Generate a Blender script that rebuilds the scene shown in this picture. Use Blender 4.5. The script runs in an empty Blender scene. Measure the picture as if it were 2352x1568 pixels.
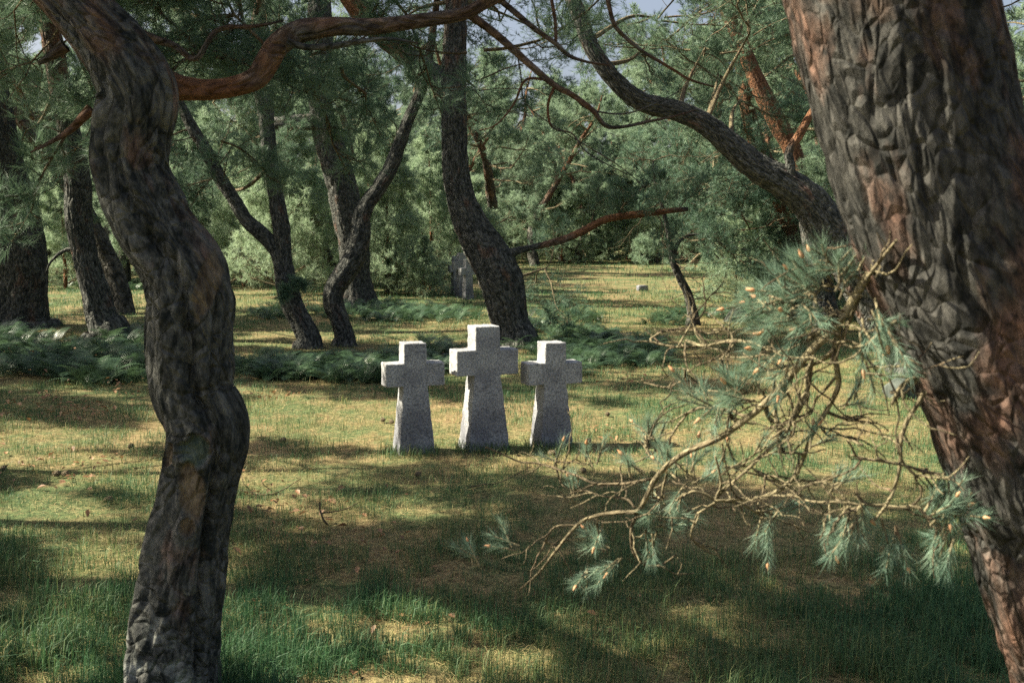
import bpy, bmesh, math, random
import numpy as np
from mathutils import Vector, noise as mn

SC = bpy.context.scene
COL = SC.collection
# ------------------------------------------------------------------ camera, world, sun, exposure
F, CX, CY = 2500.0, 1176.0, 784.0          # pixel frame 2352 x 1568 used for measuring
CAMZ, HOR = 1.7, 520.0
PITCH = math.atan((CY - HOR) / F)
cam_d = bpy.data.cameras.new('camera'); cam = bpy.data.objects.new('camera', cam_d); COL.objects.link(cam)
cam.location = (0, 0, CAMZ); cam.rotation_euler = (math.pi / 2 - PITCH, 0, 0)
cam_d.sensor_width = 36; cam_d.lens = 36 * F / 2352; cam_d.clip_start = 0.05; cam_d.clip_end = 1500
cam_d.dof.use_dof = True; cam_d.dof.focus_distance = 8.3; cam_d.dof.aperture_fstop = 7.0
SC.camera = cam
SUN_EL, SUN_DIR = math.radians(41), Vector((-1, 0.10, 0)).normalized()   # the sun stands to the left
w = bpy.data.worlds.new('World'); SC.world = w; w.use_nodes = True
nt = w.node_tree; nt.nodes.clear()
sky = nt.nodes.new('ShaderNodeTexSky'); sky.sky_type = 'NISHITA'; sky.sun_disc = False
sky.sun_elevation = SUN_EL; sky.sun_rotation = math.atan2(SUN_DIR.x, SUN_DIR.y)
sky.air_density = 1.0; sky.air_density = 0.8; sky.dust_density = 5.0; sky.ozone_density = 1.0
bg = nt.nodes.new('ShaderNodeBackground'); bg.inputs['Strength'].default_value = 0.05
wo = nt.nodes.new('ShaderNodeOutputWorld')
sky_white = nt.nodes.new('ShaderNodeMix'); sky_white.data_type = 'RGBA'; sky_white.inputs[0].default_value = 0.15; sky_white.inputs[7].default_value = (6.5, 6.7, 7.0, 1)   # plain near-white mixed into the sky colour to brighten its gaps
nt.links.new(sky.outputs[0], sky_white.inputs[6]); nt.links.new(sky_white.outputs[2], bg.inputs[0]); nt.links.new(bg.outputs[0], wo.inputs[0])
sd = bpy.data.lights.new('sun', 'SUN'); sd.energy = 5.0; sd.angle = math.radians(0.53); sd.color = (1.0, 0.92, 0.72)
sun = bpy.data.objects.new('sun', sd); COL.objects.link(sun); sun.location = (-10, 0, 20)
to_sun = Vector((SUN_DIR.x * math.cos(SUN_EL), SUN_DIR.y * math.cos(SUN_EL), math.sin(SUN_EL)))
sun.rotation_euler = (-to_sun).to_track_quat('-Z', 'Y').to_euler()
SC.view_settings.view_transform = 'Standard'; SC.view_settings.look = 'None'
SC.view_settings.exposure = 1.8; SC.view_settings.gamma = 1
SC.cycles.use_denoising = False; SC.cycles.max_bounces = 6; SC.cycles.diffuse_bounces = 3; SC.cycles.transmission_bounces = 4
SC.cycles.glossy_bounces = 2; SC.cycles.transparent_max_bounces = 6
SC.cycles.sample_clamp_indirect = 4

SP, CP = math.sin(PITCH), math.cos(PITCH)
def ray(px, py):
    a = (px - CX) / F; b = -(py - CY) / F
    return Vector((a, CP + b * SP, -SP + b * CP))
def at(px, py, Y):
    d = ray(px, py); return Vector((0, 0, CAMZ)) + d * (Y / d.y)
def G(px, py):
    d = ray(px, py); return Vector((0, 0, CAMZ)) + d * (CAMZ / -d.z)

# ------------------------------------------------------------------ helpers
def tag(o, label=None, cat=None, group=None, kind=None):
    if label: o['label'] = label
    if cat: o['category'] = cat
    if group: o['group'] = group
    if kind: o['kind'] = kind
    return o
def empty(name, loc):
    o = bpy.data.objects.new(name, None); o.empty_display_size = 0.2; COL.objects.link(o); o.location = loc; return o
def link(name, me, parent=None, origin=None):
    o = bpy.data.objects.new(name, me); COL.objects.link(o)
    if parent is not None:
        o.parent = parent
    if origin is not None: o.location = origin
    return o
def np_mesh(name, V, faces, mats, smooth=True, attrs=None, midx=None):
    """faces: list of int arrays (M,k)"""
    me = bpy.data.meshes.new(name)
    V = np.ascontiguousarray(V, dtype=np.float32)
    me.vertices.add(len(V)); me.vertices.foreach_set('co', V.ravel())
    faces = [f for f in faces if len(f)]
    tot = sum(f.size for f in faces); np_ = sum(len(f) for f in faces)
    me.loops.add(tot); me.loops.foreach_set('vertex_index', np.concatenate([f.ravel() for f in faces]).astype(np.int32))
    starts = []; s = 0
    for f in faces:
        starts.append(s + np.arange(len(f)) * f.shape[1]); s += f.size
    me.polygons.add(np_); me.polygons.foreach_set('loop_start', np.concatenate(starts).astype(np.int32))
    if smooth: me.polygons.foreach_set('use_smooth', np.ones(np_, bool))
    if midx is not None: me.polygons.foreach_set('material_index', midx.astype(np.int32))
    for m in mats: me.materials.append(m)
    if attrs:
        for k, a in attrs.items():
            if a.ndim == 1:
                at_ = me.attributes.new(k, 'FLOAT', 'POINT'); at_.data.foreach_set('value', a.astype(np.float32))
            else:
                at_ = me.attributes.new(k, 'FLOAT_VECTOR', 'POINT'); at_.data.foreach_set('vector', a.astype(np.float32).ravel())
    me.update(calc_edges=True)
    return me
def hashv(ix, iy, seed):
    h = (ix.astype(np.int64) * 374761393 + iy.astype(np.int64) * 668265263 + seed * 974711) & 0x7fffffff
    h = ((h ^ (h >> 13)) * 1274126177) & 0x7fffffff
    h = (h ^ (h >> 16)) & 0xffffff
    return h / float(0xffffff)
def vn(x, y, s, seed=0):
    x = np.asarray(x, float) / s; y = np.asarray(y, float) / s
    ix = np.floor(x); iy = np.floor(y); fx = x - ix; fy = y - iy
    fx = fx * fx * (3 - 2 * fx); fy = fy * fy * (3 - 2 * fy)
    a = hashv(ix, iy, seed); b = hashv(ix + 1, iy, seed); c = hashv(ix, iy + 1, seed); d = hashv(ix + 1, iy + 1, seed)
    return (a * (1 - fx) + b * fx) * (1 - fy) + (c * (1 - fx) + d * fx) * fy
def ground_h(x, y):
    x = np.asarray(x, float); y = np.asarray(y, float)
    fade = np.clip((120 - np.hypot(x, y)) / 60, 0, 1)
    return ((vn(x, y, 2.3, 1) - .5) * 0.07 + (vn(x, y, 0.7, 2) - .5) * 0.025 + (vn(x, y, 7, 3) - .5) * 0.12 * np.clip((y - 9) / 8, 0, 1)) * fade
def gh(x, y): return float(ground_h(np.array([x]), np.array([y]))[0])
def unit(v): return v / np.maximum(np.linalg.norm(v, axis=-1, keepdims=True), 1e-9)

# ------------------------------------------------------------------ materials
def new_mat(name):
    m = bpy.data.materials.new(name); m.use_nodes = True
    nt = m.node_tree; nt.nodes.clear()
    out = nt.nodes.new('ShaderNodeOutputMaterial'); p = nt.nodes.new('ShaderNodeBsdfPrincipled')
    nt.links.new(p.outputs[0], out.inputs[0])
    return m, nt, p, out
def N(nt, t, **kw):
    n = nt.nodes.new(t)
    for k, v in kw.items():
        if k in n.inputs: n.inputs[k].default_value = v
        else: setattr(n, k, v)
    return n
def ramp(nt, fac, stops):
    r = nt.nodes.new('ShaderNodeValToRGB')
    e = r.color_ramp.elements
    while len(e) > 1: e.remove(e[-1])
    e[0].position = stops[0][0]; e[0].color = (*stops[0][1], 1)
    for p_, c in stops[1:]:
        q = e.new(p_); q.color = (*c, 1)
    nt.links.new(fac, r.inputs[0]); return r.outputs[0]
def mix(nt, fac, a, b, mode='MIX'):
    n = nt.nodes.new('ShaderNodeMix'); n.data_type = 'RGBA'; n.blend_type = mode
    if isinstance(fac, float): n.inputs[0].default_value = fac
    else: nt.links.new(fac, n.inputs[0])
    for i, v in ((6, a), (7, b)):
        if isinstance(v, tuple): n.inputs[i].default_value = (*v, 1)
        else: nt.links.new(v, n.inputs[i])
    return n.outputs[2]
def bark_mat(name, dark, light, young=(0.22, 0.105, 0.055), lichen=0.0, scale=1.0, rusty=0.0):
    m, nt, p, out = new_mat(name)
    a = N(nt, 'ShaderNodeAttribute', attribute_name='bark')
    y = N(nt, 'ShaderNodeAttribute', attribute_name='young')
    mp = N(nt, 'ShaderNodeMapping'); mp.inputs['Scale'].default_value = (1, 1, 0.45); nt.links.new(a.outputs['Vector'], mp.inputs[0])
    n1 = N(nt, 'ShaderNodeTexNoise', Scale=38 * scale, Detail=9, Roughness=0.74); nt.links.new(mp.outputs[0], n1.inputs[0])
    n2 = N(nt, 'ShaderNodeTexNoise', Scale=6 * scale, Detail=4, Roughness=0.6); nt.links.new(mp.outputs[0], n2.inputs[0])
    wn = N(nt, 'ShaderNodeTexNoise', Scale=5 * scale, Detail=2); nt.links.new(mp.outputs[0], wn.inputs[0])
    wp = N(nt, 'ShaderNodeMix', data_type='RGBA', blend_type='LINEAR_LIGHT'); wp.inputs[0].default_value = 0.10; nt.links.new(mp.outputs[0], wp.inputs[6]); nt.links.new(wn.outputs['Color'], wp.inputs[7])
    vo = N(nt, 'ShaderNodeTexVoronoi', Scale=30 * scale); nt.links.new(wp.outputs[2], vo.inputs[0])
    ve = N(nt, 'ShaderNodeTexVoronoi', Scale=30 * scale, feature='DISTANCE_TO_EDGE'); nt.links.new(wp.outputs[2], ve.inputs[0])
    sc_ = N(nt, 'ShaderNodeSeparateColor'); nt.links.new(vo.outputs['Color'], sc_.inputs[0])
    pm = N(nt, 'ShaderNodeMath', operation='MULTIPLY_ADD'); nt.links.new(sc_.outputs[0], pm.inputs[0]); pm.inputs[1].default_value = 0.13
    pa = N(nt, 'ShaderNodeMath', operation='SUBTRACT'); nt.links.new(n1.outputs[0], pa.inputs[0]); pa.inputs[1].default_value = 0.065; nt.links.new(pa.outputs[0], pm.inputs[2])
    c = ramp(nt, pm.outputs[0], [(0.38, dark), (0.50, tuple(d * .6 + l * .4 for d, l in zip(dark, light))), (0.62, light)])
    rust = ramp(nt, n2.outputs[0], [(0.58 - rusty, (0, 0, 0)), (0.74 - rusty, (0.85, 0.85, 0.85))])
    c = mix(nt, rust, c, ramp(nt, n1.outputs[0], [(0.38, (0.035, 0.022, 0.017)), (0.62, (0.30, 0.165, 0.115))]))
    yc = ramp(nt, pm.outputs[0], [(0.34, tuple(v * 0.35 for v in young)), (0.66, tuple(min(v * 1.35, 1) for v in young))])
    yf = N(nt, 'ShaderNodeMath', operation='MULTIPLY_ADD'); nt.links.new(y.outputs['Fac'], yf.inputs[0]); yf.inputs[1].default_value = 1.5
    ys = N(nt, 'ShaderNodeMath', operation='MULTIPLY_ADD'); nt.links.new(n2.outputs[0], ys.inputs[0]); ys.inputs[1].default_value = -3.0; ys.inputs[2].default_value = 1.25
    nt.links.new(ys.outputs[0], yf.inputs[2]); yf.use_clamp = True
    y0 = N(nt, 'ShaderNodeMath', operation='GREATER_THAN'); nt.links.new(y.outputs['Fac'], y0.inputs[0]); y0.inputs[1].default_value = 0.02
    ym = N(nt, 'ShaderNodeMath', operation='MULTIPLY'); nt.links.new(yf.outputs[0], ym.inputs[0]); nt.links.new(y0.outputs[0], ym.inputs[1])
    c = mix(nt, ym.outputs[0], c, yc)
    if lichen > 0:
        n3 = N(nt, 'ShaderNodeTexNoise', Scale=9 * scale, Detail=6, Roughness=0.7); nt.links.new(a.outputs['Vector'], n3.inputs[0])
        n4 = N(nt, 'ShaderNodeTexNoise', Scale=1.7, Detail=2); nt.links.new(a.outputs['Vector'], n4.inputs[0])
        ad = N(nt, 'ShaderNodeMath', operation='ADD'); nt.links.new(n3.outputs[0], ad.inputs[0]); nt.links.new(n4.outputs[0], ad.inputs[1])
        la = N(nt, 'ShaderNodeAttribute', attribute_name='lichen')
        a2 = N(nt, 'ShaderNodeMath', operation='MULTIPLY_ADD'); nt.links.new(la.outputs['Fac'], a2.inputs[0]); a2.inputs[1].default_value = 0.5; nt.links.new(ad.outputs[0], a2.inputs[2])
        lf = ramp(nt, a2.outputs[0], [(0.0, (0, 0, 0)), (1.0, (0, 0, 0))])
        mr = N(nt, 'ShaderNodeMapRange'); nt.links.new(a2.outputs[0], mr.inputs[0]); mr.inputs[1].default_value = 1.32; mr.inputs[2].default_value = 1.46
        c = mix(nt, mr.outputs[0], c, (0.30 * lichen, 0.31 * lichen, 0.28 * lichen))
    for an, c0_, c1_ in (('cut', (0.05, 0.075, 0.06), (0.15, 0.18, 0.145)), ('bare', (0.09, 0.065, 0.045), (0.30, 0.23, 0.15))):   # healed saw cuts, bare wood
        ca = N(nt, 'ShaderNodeAttribute', attribute_name=an)
        c = mix(nt, ca.outputs['Fac'], c, ramp(nt, n1.outputs[0], [(0.38, c0_), (0.62, c1_)]))
    nt.links.new(c, p.inputs['Base Color'])
    p.inputs['Roughness'].default_value = 0.9; p.inputs['Specular IOR Level'].default_value = 0.2
    eh = N(nt, 'ShaderNodeMapRange'); nt.links.new(ve.outputs['Distance'], eh.inputs[0]); eh.inputs[2].default_value = 0.25
    hs = N(nt, 'ShaderNodeMath', operation='ADD'); nt.links.new(eh.outputs[0], hs.inputs[0]); nt.links.new(n1.outputs[0], hs.inputs[1])
    b = N(nt, 'ShaderNodeBump', Strength=1.0, Distance=0.018 / scale); nt.links.new(hs.outputs[0], b.inputs['Height'])
    nt.links.new(b.outputs[0], p.inputs['Normal'])
    return m
M_BARK = bark_mat('pine_bark', (0.016, 0.020, 0.019), (0.155, 0.155, 0.14), lichen=1.0)
M_BARK_RED = bark_mat('pine_bark_reddish', (0.014, 0.015, 0.014), (0.11, 0.105, 0.095), scale=1.15, rusty=0.10)
M_BARK_FAR = bark_mat('pine_bark_plain', (0.018, 0.02, 0.018), (0.135, 0.128, 0.11), scale=0.5)
M_TWIG = bark_mat('twig_bark', (0.07, 0.055, 0.035), (0.24, 0.19, 0.12), young=(0.33, 0.28, 0.17), scale=2)

def leaf_mat(name, c0, c1, trans=0.25, rough=0.55, var_scale=1.3, trans_col=None):
    m, nt, p, out = new_mat(name)
    at_ = N(nt, 'ShaderNodeAttribute', attribute_name='tint')
    g = N(nt, 'ShaderNodeNewGeometry')
    n = N(nt, 'ShaderNodeTexNoise', Scale=var_scale, Detail=2); nt.links.new(g.outputs['Position'], n.inputs[0])
    ad = N(nt, 'ShaderNodeMath', operation='MULTIPLY_ADD'); nt.links.new(n.outputs[0], ad.inputs[0]); ad.inputs[1].default_value = 0.8
    sub = N(nt, 'ShaderNodeMath', operation='MULTIPLY_ADD'); nt.links.new(at_.outputs['Fac'], sub.inputs[0]); sub.inputs[1].default_value = 0.8; sub.inputs[2].default_value = -0.3
    nt.links.new(sub.outputs[0], ad.inputs[2])
    c = mix(nt, ad.outputs[0], c0, c1)
    nt.links.new(c, p.inputs['Base Color']); p.inputs['Roughness'].default_value = rough
    p.inputs['Specular IOR Level'].default_value = 0.45
    t = N(nt, 'ShaderNodeBsdfTranslucent')
    nt.links.new(mix(nt, 0.6, c, trans_col or c1), t.inputs[0])
    ms = N(nt, 'ShaderNodeMixShader'); ms.inputs[0].default_value = trans
    nt.links.new(p.outputs[0], ms.inputs[1]); nt.links.new(t.outputs[0], ms.inputs[2]); nt.links.new(ms.outputs[0], out.inputs[0])
    return m
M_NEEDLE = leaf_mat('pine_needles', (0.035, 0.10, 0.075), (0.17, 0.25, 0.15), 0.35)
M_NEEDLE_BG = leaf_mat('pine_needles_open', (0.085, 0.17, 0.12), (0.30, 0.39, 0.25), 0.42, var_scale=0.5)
M_YOUNG = leaf_mat('young_pine_needles', (0.13, 0.23, 0.16), (0.38, 0.47, 0.30), 0.42, var_scale=0.8)  # young pines' paler needles, with missing sunlight on the thicket put into the colour
M_NEEDLE_FG = leaf_mat('pine_needles_near', (0.07, 0.16, 0.115), (0.27, 0.37, 0.26), 0.30)
M_FERN = leaf_mat('fern_leaf', (0.014, 0.045, 0.026), (0.09, 0.155, 0.075), 0.25, rough=0.4)
M_BUD, _nt, _p, _o = new_mat('bud'); _p.inputs['Base Color'].default_value = (0.55, 0.28, 0.14, 1); _p.inputs['Roughness'].default_value = 0.6
M_LEAF = leaf_mat('dead_leaf', (0.16, 0.08, 0.04), (0.36, 0.20, 0.10), 0.15)

def grass_mat():
    m, nt, p, out = new_mat('grass_blades')
    a = N(nt, 'ShaderNodeAttribute', attribute_name='tint')   # 0 straw .. 1 green
    c = ramp(nt, a.outputs['Fac'], [(0.0, (0.46, 0.35, 0.18)), (0.3, (0.36, 0.31, 0.13)), (0.5, (0.17, 0.21, 0.08)), (0.75, (0.075, 0.15, 0.06)), (1.0, (0.04, 0.11, 0.048))])
    nt.links.new(c, p.inputs['Base Color']); p.inputs['Roughness'].default_value = 0.6; p.inputs['Specular IOR Level'].default_value = 0.3
    t = N(nt, 'ShaderNodeBsdfTranslucent'); nt.links.new(c, t.inputs[0])
    ms = N(nt, 'ShaderNodeMixShader'); ms.inputs[0].default_value = 0.3
    nt.links.new(p.outputs[0], ms.inputs[1]); nt.links.new(t.outputs[0], ms.inputs[2]); nt.links.new(ms.outputs[0], out.inputs[0])
    return m
M_GRASS = grass_mat()
def ground_mat():
    m, nt, p, out = new_mat('forest_floor')
    g = N(nt, 'ShaderNodeNewGeometry')
    n1 = N(nt, 'ShaderNodeTexNoise', Scale=0.55, Detail=5, Roughness=0.6); nt.links.new(g.outputs['Position'], n1.inputs[0])
    n2 = N(nt, 'ShaderNodeTexNoise', Scale=28, Detail=6, Roughness=0.75); nt.links.new(g.outputs['Position'], n2.inputs[0])
    n3 = N(nt, 'ShaderNodeTexNoise', Scale=4, Detail=4, Roughness=0.7); nt.links.new(g.outputs['Position'], n3.inputs[0])
    straw = ramp(nt, n2.outputs[0], [(0.3, (0.05, 0.038, 0.02)), (0.5, (0.20, 0.145, 0.075)), (0.7, (0.42, 0.32, 0.18))])
    moss = ramp(nt, n2.outputs[0], [(0.3, (0.02, 0.035, 0.016)), (0.5, (0.075, 0.105, 0.045)), (0.7, (0.18, 0.21, 0.09))])
    f = mix(nt, 0.45, n1.outputs[0], n3.outputs[0])
    ff = ramp(nt, f, [(0.42, (0, 0, 0)), (0.56, (1, 1, 1))])
    nt.links.new(mix(nt, ff, straw, moss), p.inputs['Base Color'])
    p.inputs['Roughness'].default_value = 0.95; p.inputs['Specular IOR Level'].default_value = 0.1
    b = N(nt, 'ShaderNodeBump', Strength=0.8, Distance=0.02); nt.links.new(n2.outputs[0], b.inputs['Height']); nt.links.new(b.outputs[0], p.inputs['Normal'])
    return m
M_GROUND = ground_mat()
def granite():
    m, nt, p, out = new_mat('grey_granite')
    tc = N(nt, 'ShaderNodeTexCoord')
    n1 = N(nt, 'ShaderNodeTexNoise', Scale=80, Detail=3, Roughness=0.7); nt.links.new(tc.outputs['Object'], n1.inputs[0])
    n2 = N(nt, 'ShaderNodeTexVoronoi', Scale=160); nt.links.new(tc.outputs['Object'], n2.inputs[0])
    n3 = N(nt, 'ShaderNodeTexNoise', Scale=5, Detail=4); nt.links.new(tc.outputs['Object'], n3.inputs[0])
    c = ramp(nt, n1.outputs[0], [(0.38, (0.03, 0.032, 0.035)), (0.45, (0.20, 0.205, 0.21)), (0.54, (0.34, 0.345, 0.35)), (0.66, (0.50, 0.505, 0.51))])
    c = mix(nt, 0.30, c, mix(nt, 1.0, n2.outputs['Color'], (0.55, 0.55, 0.56), 'SATURATION') if False else ramp(nt, n2.outputs['Distance'], [(0.1, (0.15, 0.15, 0.16)), (0.6, (0.6, 0.6, 0.6))]))
    st = ramp(nt, n3.outputs[0], [(0.40, (0.62, 0.62, 0.66)), (0.60, (1, 1, 1))])
    c = mix(nt, 1.0, c, st, 'MULTIPLY')
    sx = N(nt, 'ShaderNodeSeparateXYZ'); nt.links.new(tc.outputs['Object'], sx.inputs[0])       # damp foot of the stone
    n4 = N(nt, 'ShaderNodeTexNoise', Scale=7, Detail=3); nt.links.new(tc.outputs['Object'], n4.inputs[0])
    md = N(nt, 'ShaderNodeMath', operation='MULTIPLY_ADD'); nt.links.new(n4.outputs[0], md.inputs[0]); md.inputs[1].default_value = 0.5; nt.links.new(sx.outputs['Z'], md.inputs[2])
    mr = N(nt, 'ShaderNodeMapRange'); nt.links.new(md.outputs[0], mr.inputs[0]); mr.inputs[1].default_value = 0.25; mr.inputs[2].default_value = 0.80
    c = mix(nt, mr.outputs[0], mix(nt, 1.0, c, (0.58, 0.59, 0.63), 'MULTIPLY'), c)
    nt.links.new(c, p.inputs['Base Color']); p.inputs['Roughness'].default_value = 0.8
    b = N(nt, 'ShaderNodeBump', Strength=0.5, Distance=0.003); nt.links.new(n1.outputs[0], b.inputs['Height']); nt.links.new(b.outputs[0], p.inputs['Normal'])
    return m
M_STONE = granite()

# ------------------------------------------------------------------ tubes
def catmull(P, n):
    """P (k,d) -> resampled smooth curve with n points"""
    P = np.asarray(P, float); k = len(P)
    E = np.vstack([2 * P[0] - P[1], P, 2 * P[-1] - P[-2]])
    seg = np.linalg.norm(np.diff(P[:, :3], axis=0), axis=1); cum = np.concatenate([[0], np.cumsum(seg)])
    s = np.linspace(0, cum[-1], n); i = np.clip(np.searchsorted(cum, s, 'right') - 1, 0, k - 2)
    t = ((s - cum[i]) / np.maximum(seg[i], 1e-9))[:, None]
    a, b, c, d = E[i], E[i + 1], E[i + 2], E[i + 3]
    return 0.5 * (2 * b + (c - a) * t + (2 * a - 5 * b + 4 * c - d) * t * t + (3 * b - a - 3 * c + d) * t ** 3), s
def frames(C):
    T = unit(np.gradient(C, axis=0)); Ns = np.zeros_like(T)
    ref = np.array([0, 1.0, 0]) if abs(T[0][1]) < 0.9 else np.array([1.0, 0, 0])
    n = ref - T[0] * ref.dot(T[0]); n /= np.linalg.norm(n); Ns[0] = n
    for i in range(1, len(C)):
        n = n - T[i] * n.dot(T[i]); n /= max(np.linalg.norm(n), 1e-9); Ns[i] = n
    return T, Ns, np.cross(T, Ns)
def tube(C, R, sides):
    T, A, B = frames(C); n = len(C)
    th = np.arange(sides) * 2 * math.pi / sides
    V = C[:, None] + R[:, None, None] * (np.cos(th)[None, :, None] * A[:, None] + np.sin(th)[None, :, None] * B[:, None])
    i = np.arange(n - 1)[:, None] * sides; j = np.arange(sides)[None]; j2 = (j + 1) % sides
    Fq = np.stack([i + j, i + j2, i + sides + j2, i + sides + j], -1).reshape(-1, 4)
    return V.reshape(-1, 3), Fq
def trunk_mesh(name, P, mat, res=0.03, amp=0.012, freq=14, seed=0, young=None, lichen=None, ridges=0.07, twist=0.6, sides=None, extra=None, base=None, marks=()):
    """P: list of (x,y,z,r[,young]) from the base up; real displaced bark plates"""
    P = np.array([tuple(p) + ((0.0,) if len(p) == 4 else ()) for p in P], float)
    L = np.linalg.norm(np.diff(P[:, :3], axis=0), axis=1).sum(); rm = P[:, 3].mean()
    n = max(6, int(L / res)); S, arc = catmull(P, n); C, R, Y = S[:, :3], np.maximum(S[:, 3], 0.002), np.clip(S[:, 4], 0, 1)
    sides = sides or max(8, int(2 * math.pi * P[:, 3].max() / res))
    T, A, B = frames(C); th = np.arange(sides) * 2 * math.pi / sides
    V = np.zeros((n, sides, 3)); bk = np.zeros((n, sides, 3)); mk = np.zeros((2, n, sides))
    so = seed * 7.31
    for i in range(n):
        r = R[i]; v = arc[i]; a_ = amp * min(1, r / 0.12) * (1 - 0.65 * Y[i])
        for j in range(sides):
            c, s = math.cos(th[j]), math.sin(th[j])
            px, py, pz = c * rm, s * rm, v
            wx = mn.noise(Vector((px * 4 + so, py * 4, pz * 2.2))) * 0.05 + mn.noise(Vector((px * 25, py * 25 + so, pz * 12))) * 0.012
            q = Vector(((px + wx) * freq, (py + wx) * freq, (pz + wx * 2) * freq * 0.19 + so))
            d, _ = mn.voronoi(q)
            pl = min(1.0, (d[1] - d[0]) * 4.5) ** 0.8 * (0.72 + 0.55 * mn.noise(q * 0.9))
            fb = mn.noise(Vector((px * 30, py * 30, pz * 16 + so)))
            rg = mn.noise(Vector((c * 1.4 + so, s * 1.4 + v * 0.25 * twist, v * 0.9)))
            rr = r * (1 + ridges * 2 * rg) + a_ * (pl - 0.6) + a_ * 0.5 * fb
            if extra: rr += extra(i / (n - 1), th[j], v, r)
            if marks:
                dv = c * A[i] + s * B[i]
                if dv[1] < 0.1:
                    q3 = C[i] + r * dv
                    for (mx, mz, mw, mh, tl, kind, st) in marks:
                        ux, uz = q3[0] - mx, q3[2] - mz
                        if abs(uz) > mh * 1.5 or abs(ux) > mw * 2: continue
                        ux, uz = ux * math.cos(tl) + uz * math.sin(tl), uz * math.cos(tl) - ux * math.sin(tl)
                        f_ = math.hypot(ux / mw, uz / mh) + 0.30 * mn.noise(Vector((q3[0] * 28, 0, q3[2] * 16))) + 0.10 * mn.noise(Vector((q3[0] * 90, 3, q3[2] * 50)))
                        m_ = min(1, max(0, (1.05 - f_) / 0.14)) * st
                        rr += (r - 0.002 + 0.3 * a_ * fb - rr) * m_ + 0.010 * st * math.exp(-((f_ - 1.15) / 0.14) ** 2)
                        mk[kind, i, j] = max(mk[kind, i, j], m_)
            V[i, j] = C[i] + rr * (c * A[i] + s * B[i]); bk[i, j] = (px, py, pz)
    i = np.arange(n - 1)[:, None] * sides; j = np.arange(sides)[None]; j2 = (j + 1) % sides
    Fq = np.stack([i + j, i + j2, i + sides + j2, i + sides + j], -1).reshape(-1, 4)
    Vf = V.reshape(-1, 3)
    top = (n - 1) * sides; Vf = np.vstack([Vf, C[-1] + T[-1] * R[-1] * 0.3])
    cap = np.stack([top + np.arange(sides), top + (np.arange(sides) + 1) % sides, np.full(sides, len(Vf) - 1)], -1)
    yv = np.append(np.repeat(Y, sides), Y[-1]); bkf = np.vstack([bk.reshape(-1, 3), bk[-1, 0]])
    li = np.zeros(len(Vf)) if lichen is None else np.clip(lichen - Vf[:, 2], 0, 1)
    off = np.array(base) if base is not None else np.zeros(3)
    return np_mesh(name, Vf - off, [Fq, cap], [mat], attrs={'bark': bkf, 'young': yv, 'lichen': li, **({'cut': np.append(mk[0].ravel(), 0), 'bare': np.append(mk[1].ravel(), 0)} if marks else {})})

# ------------------------------------------------------------------ needle tufts and boughs
class Acc:
    """collects twig tubes and needle tufts of one crown"""
    def __init__(s): s.V = []; s.F = []; s.n = 0; s.Y = []; s.tp = []; s.ta = []; s.ts = []; s.tint = []
    def tube(s, C, R, sides=4, young=0.0):
        V, Fq = tube(np.asarray(C, float), np.asarray(R, float), sides); s.addmesh(V, Fq, np.full(len(V), young))
    def addmesh(s, V, Fq, Y): s.V.append(V); s.F.append(Fq + s.n); s.n += len(V); s.Y.append(Y)
    def tufts(s, p, a, sz, tint): s.tp.append(p); s.ta.append(a); s.ts.append(sz); s.tint.append(tint)
def needles(p, a, sz, tint, n, nl, nw, rng):
    """needle triangles on shoots p + a*sz"""
    T = len(p); t = rng.random((T, n)) ** 0.8
    base = p[:, None] + a[:, None] * (sz[:, None] * t)[..., None]
    r = rng.normal(size=(T, n, 3)); r -= a[:, None] * (r * a[:, None]).sum(-1, keepdims=True); r = unit(r)
    ang = np.radians(rng.uniform(22, 62, (T, n)))[..., None] * (1.0 - 0.45 * t[..., None])
    d = unit(a[:, None] * np.cos(ang) + r * np.sin(ang) + np.array([0, 0, 0.08]))
    ln = nl * rng.uniform(0.75, 1.15, (T, n, 1)); side = unit(np.cross(d, rng.normal(size=(T, n, 3)))) * nw * 0.5
    V = np.stack([base - side, base + side, base + d * ln], 2).reshape(-1, 3)
    tv = np.repeat(np.clip(tint[:, None] + rng.normal(0, 0.10, (T, n)), 0, 1).ravel(), 3)
    return V, np.arange(len(V)).reshape(-1, 3), tv
def wiggle(rng, p0, d0, L, k, wob, up=0.0):
    C = [np.array(p0, float)]; d = unit(np.array(d0, float)[None])[0]
    for i in range(k - 1):
        d = unit((d + rng.normal(0, wob, 3) + np.array([0, 0, up]))[None])[0]; C.append(C[-1] + d * L / (k - 1))
    return np.array(C)
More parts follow.
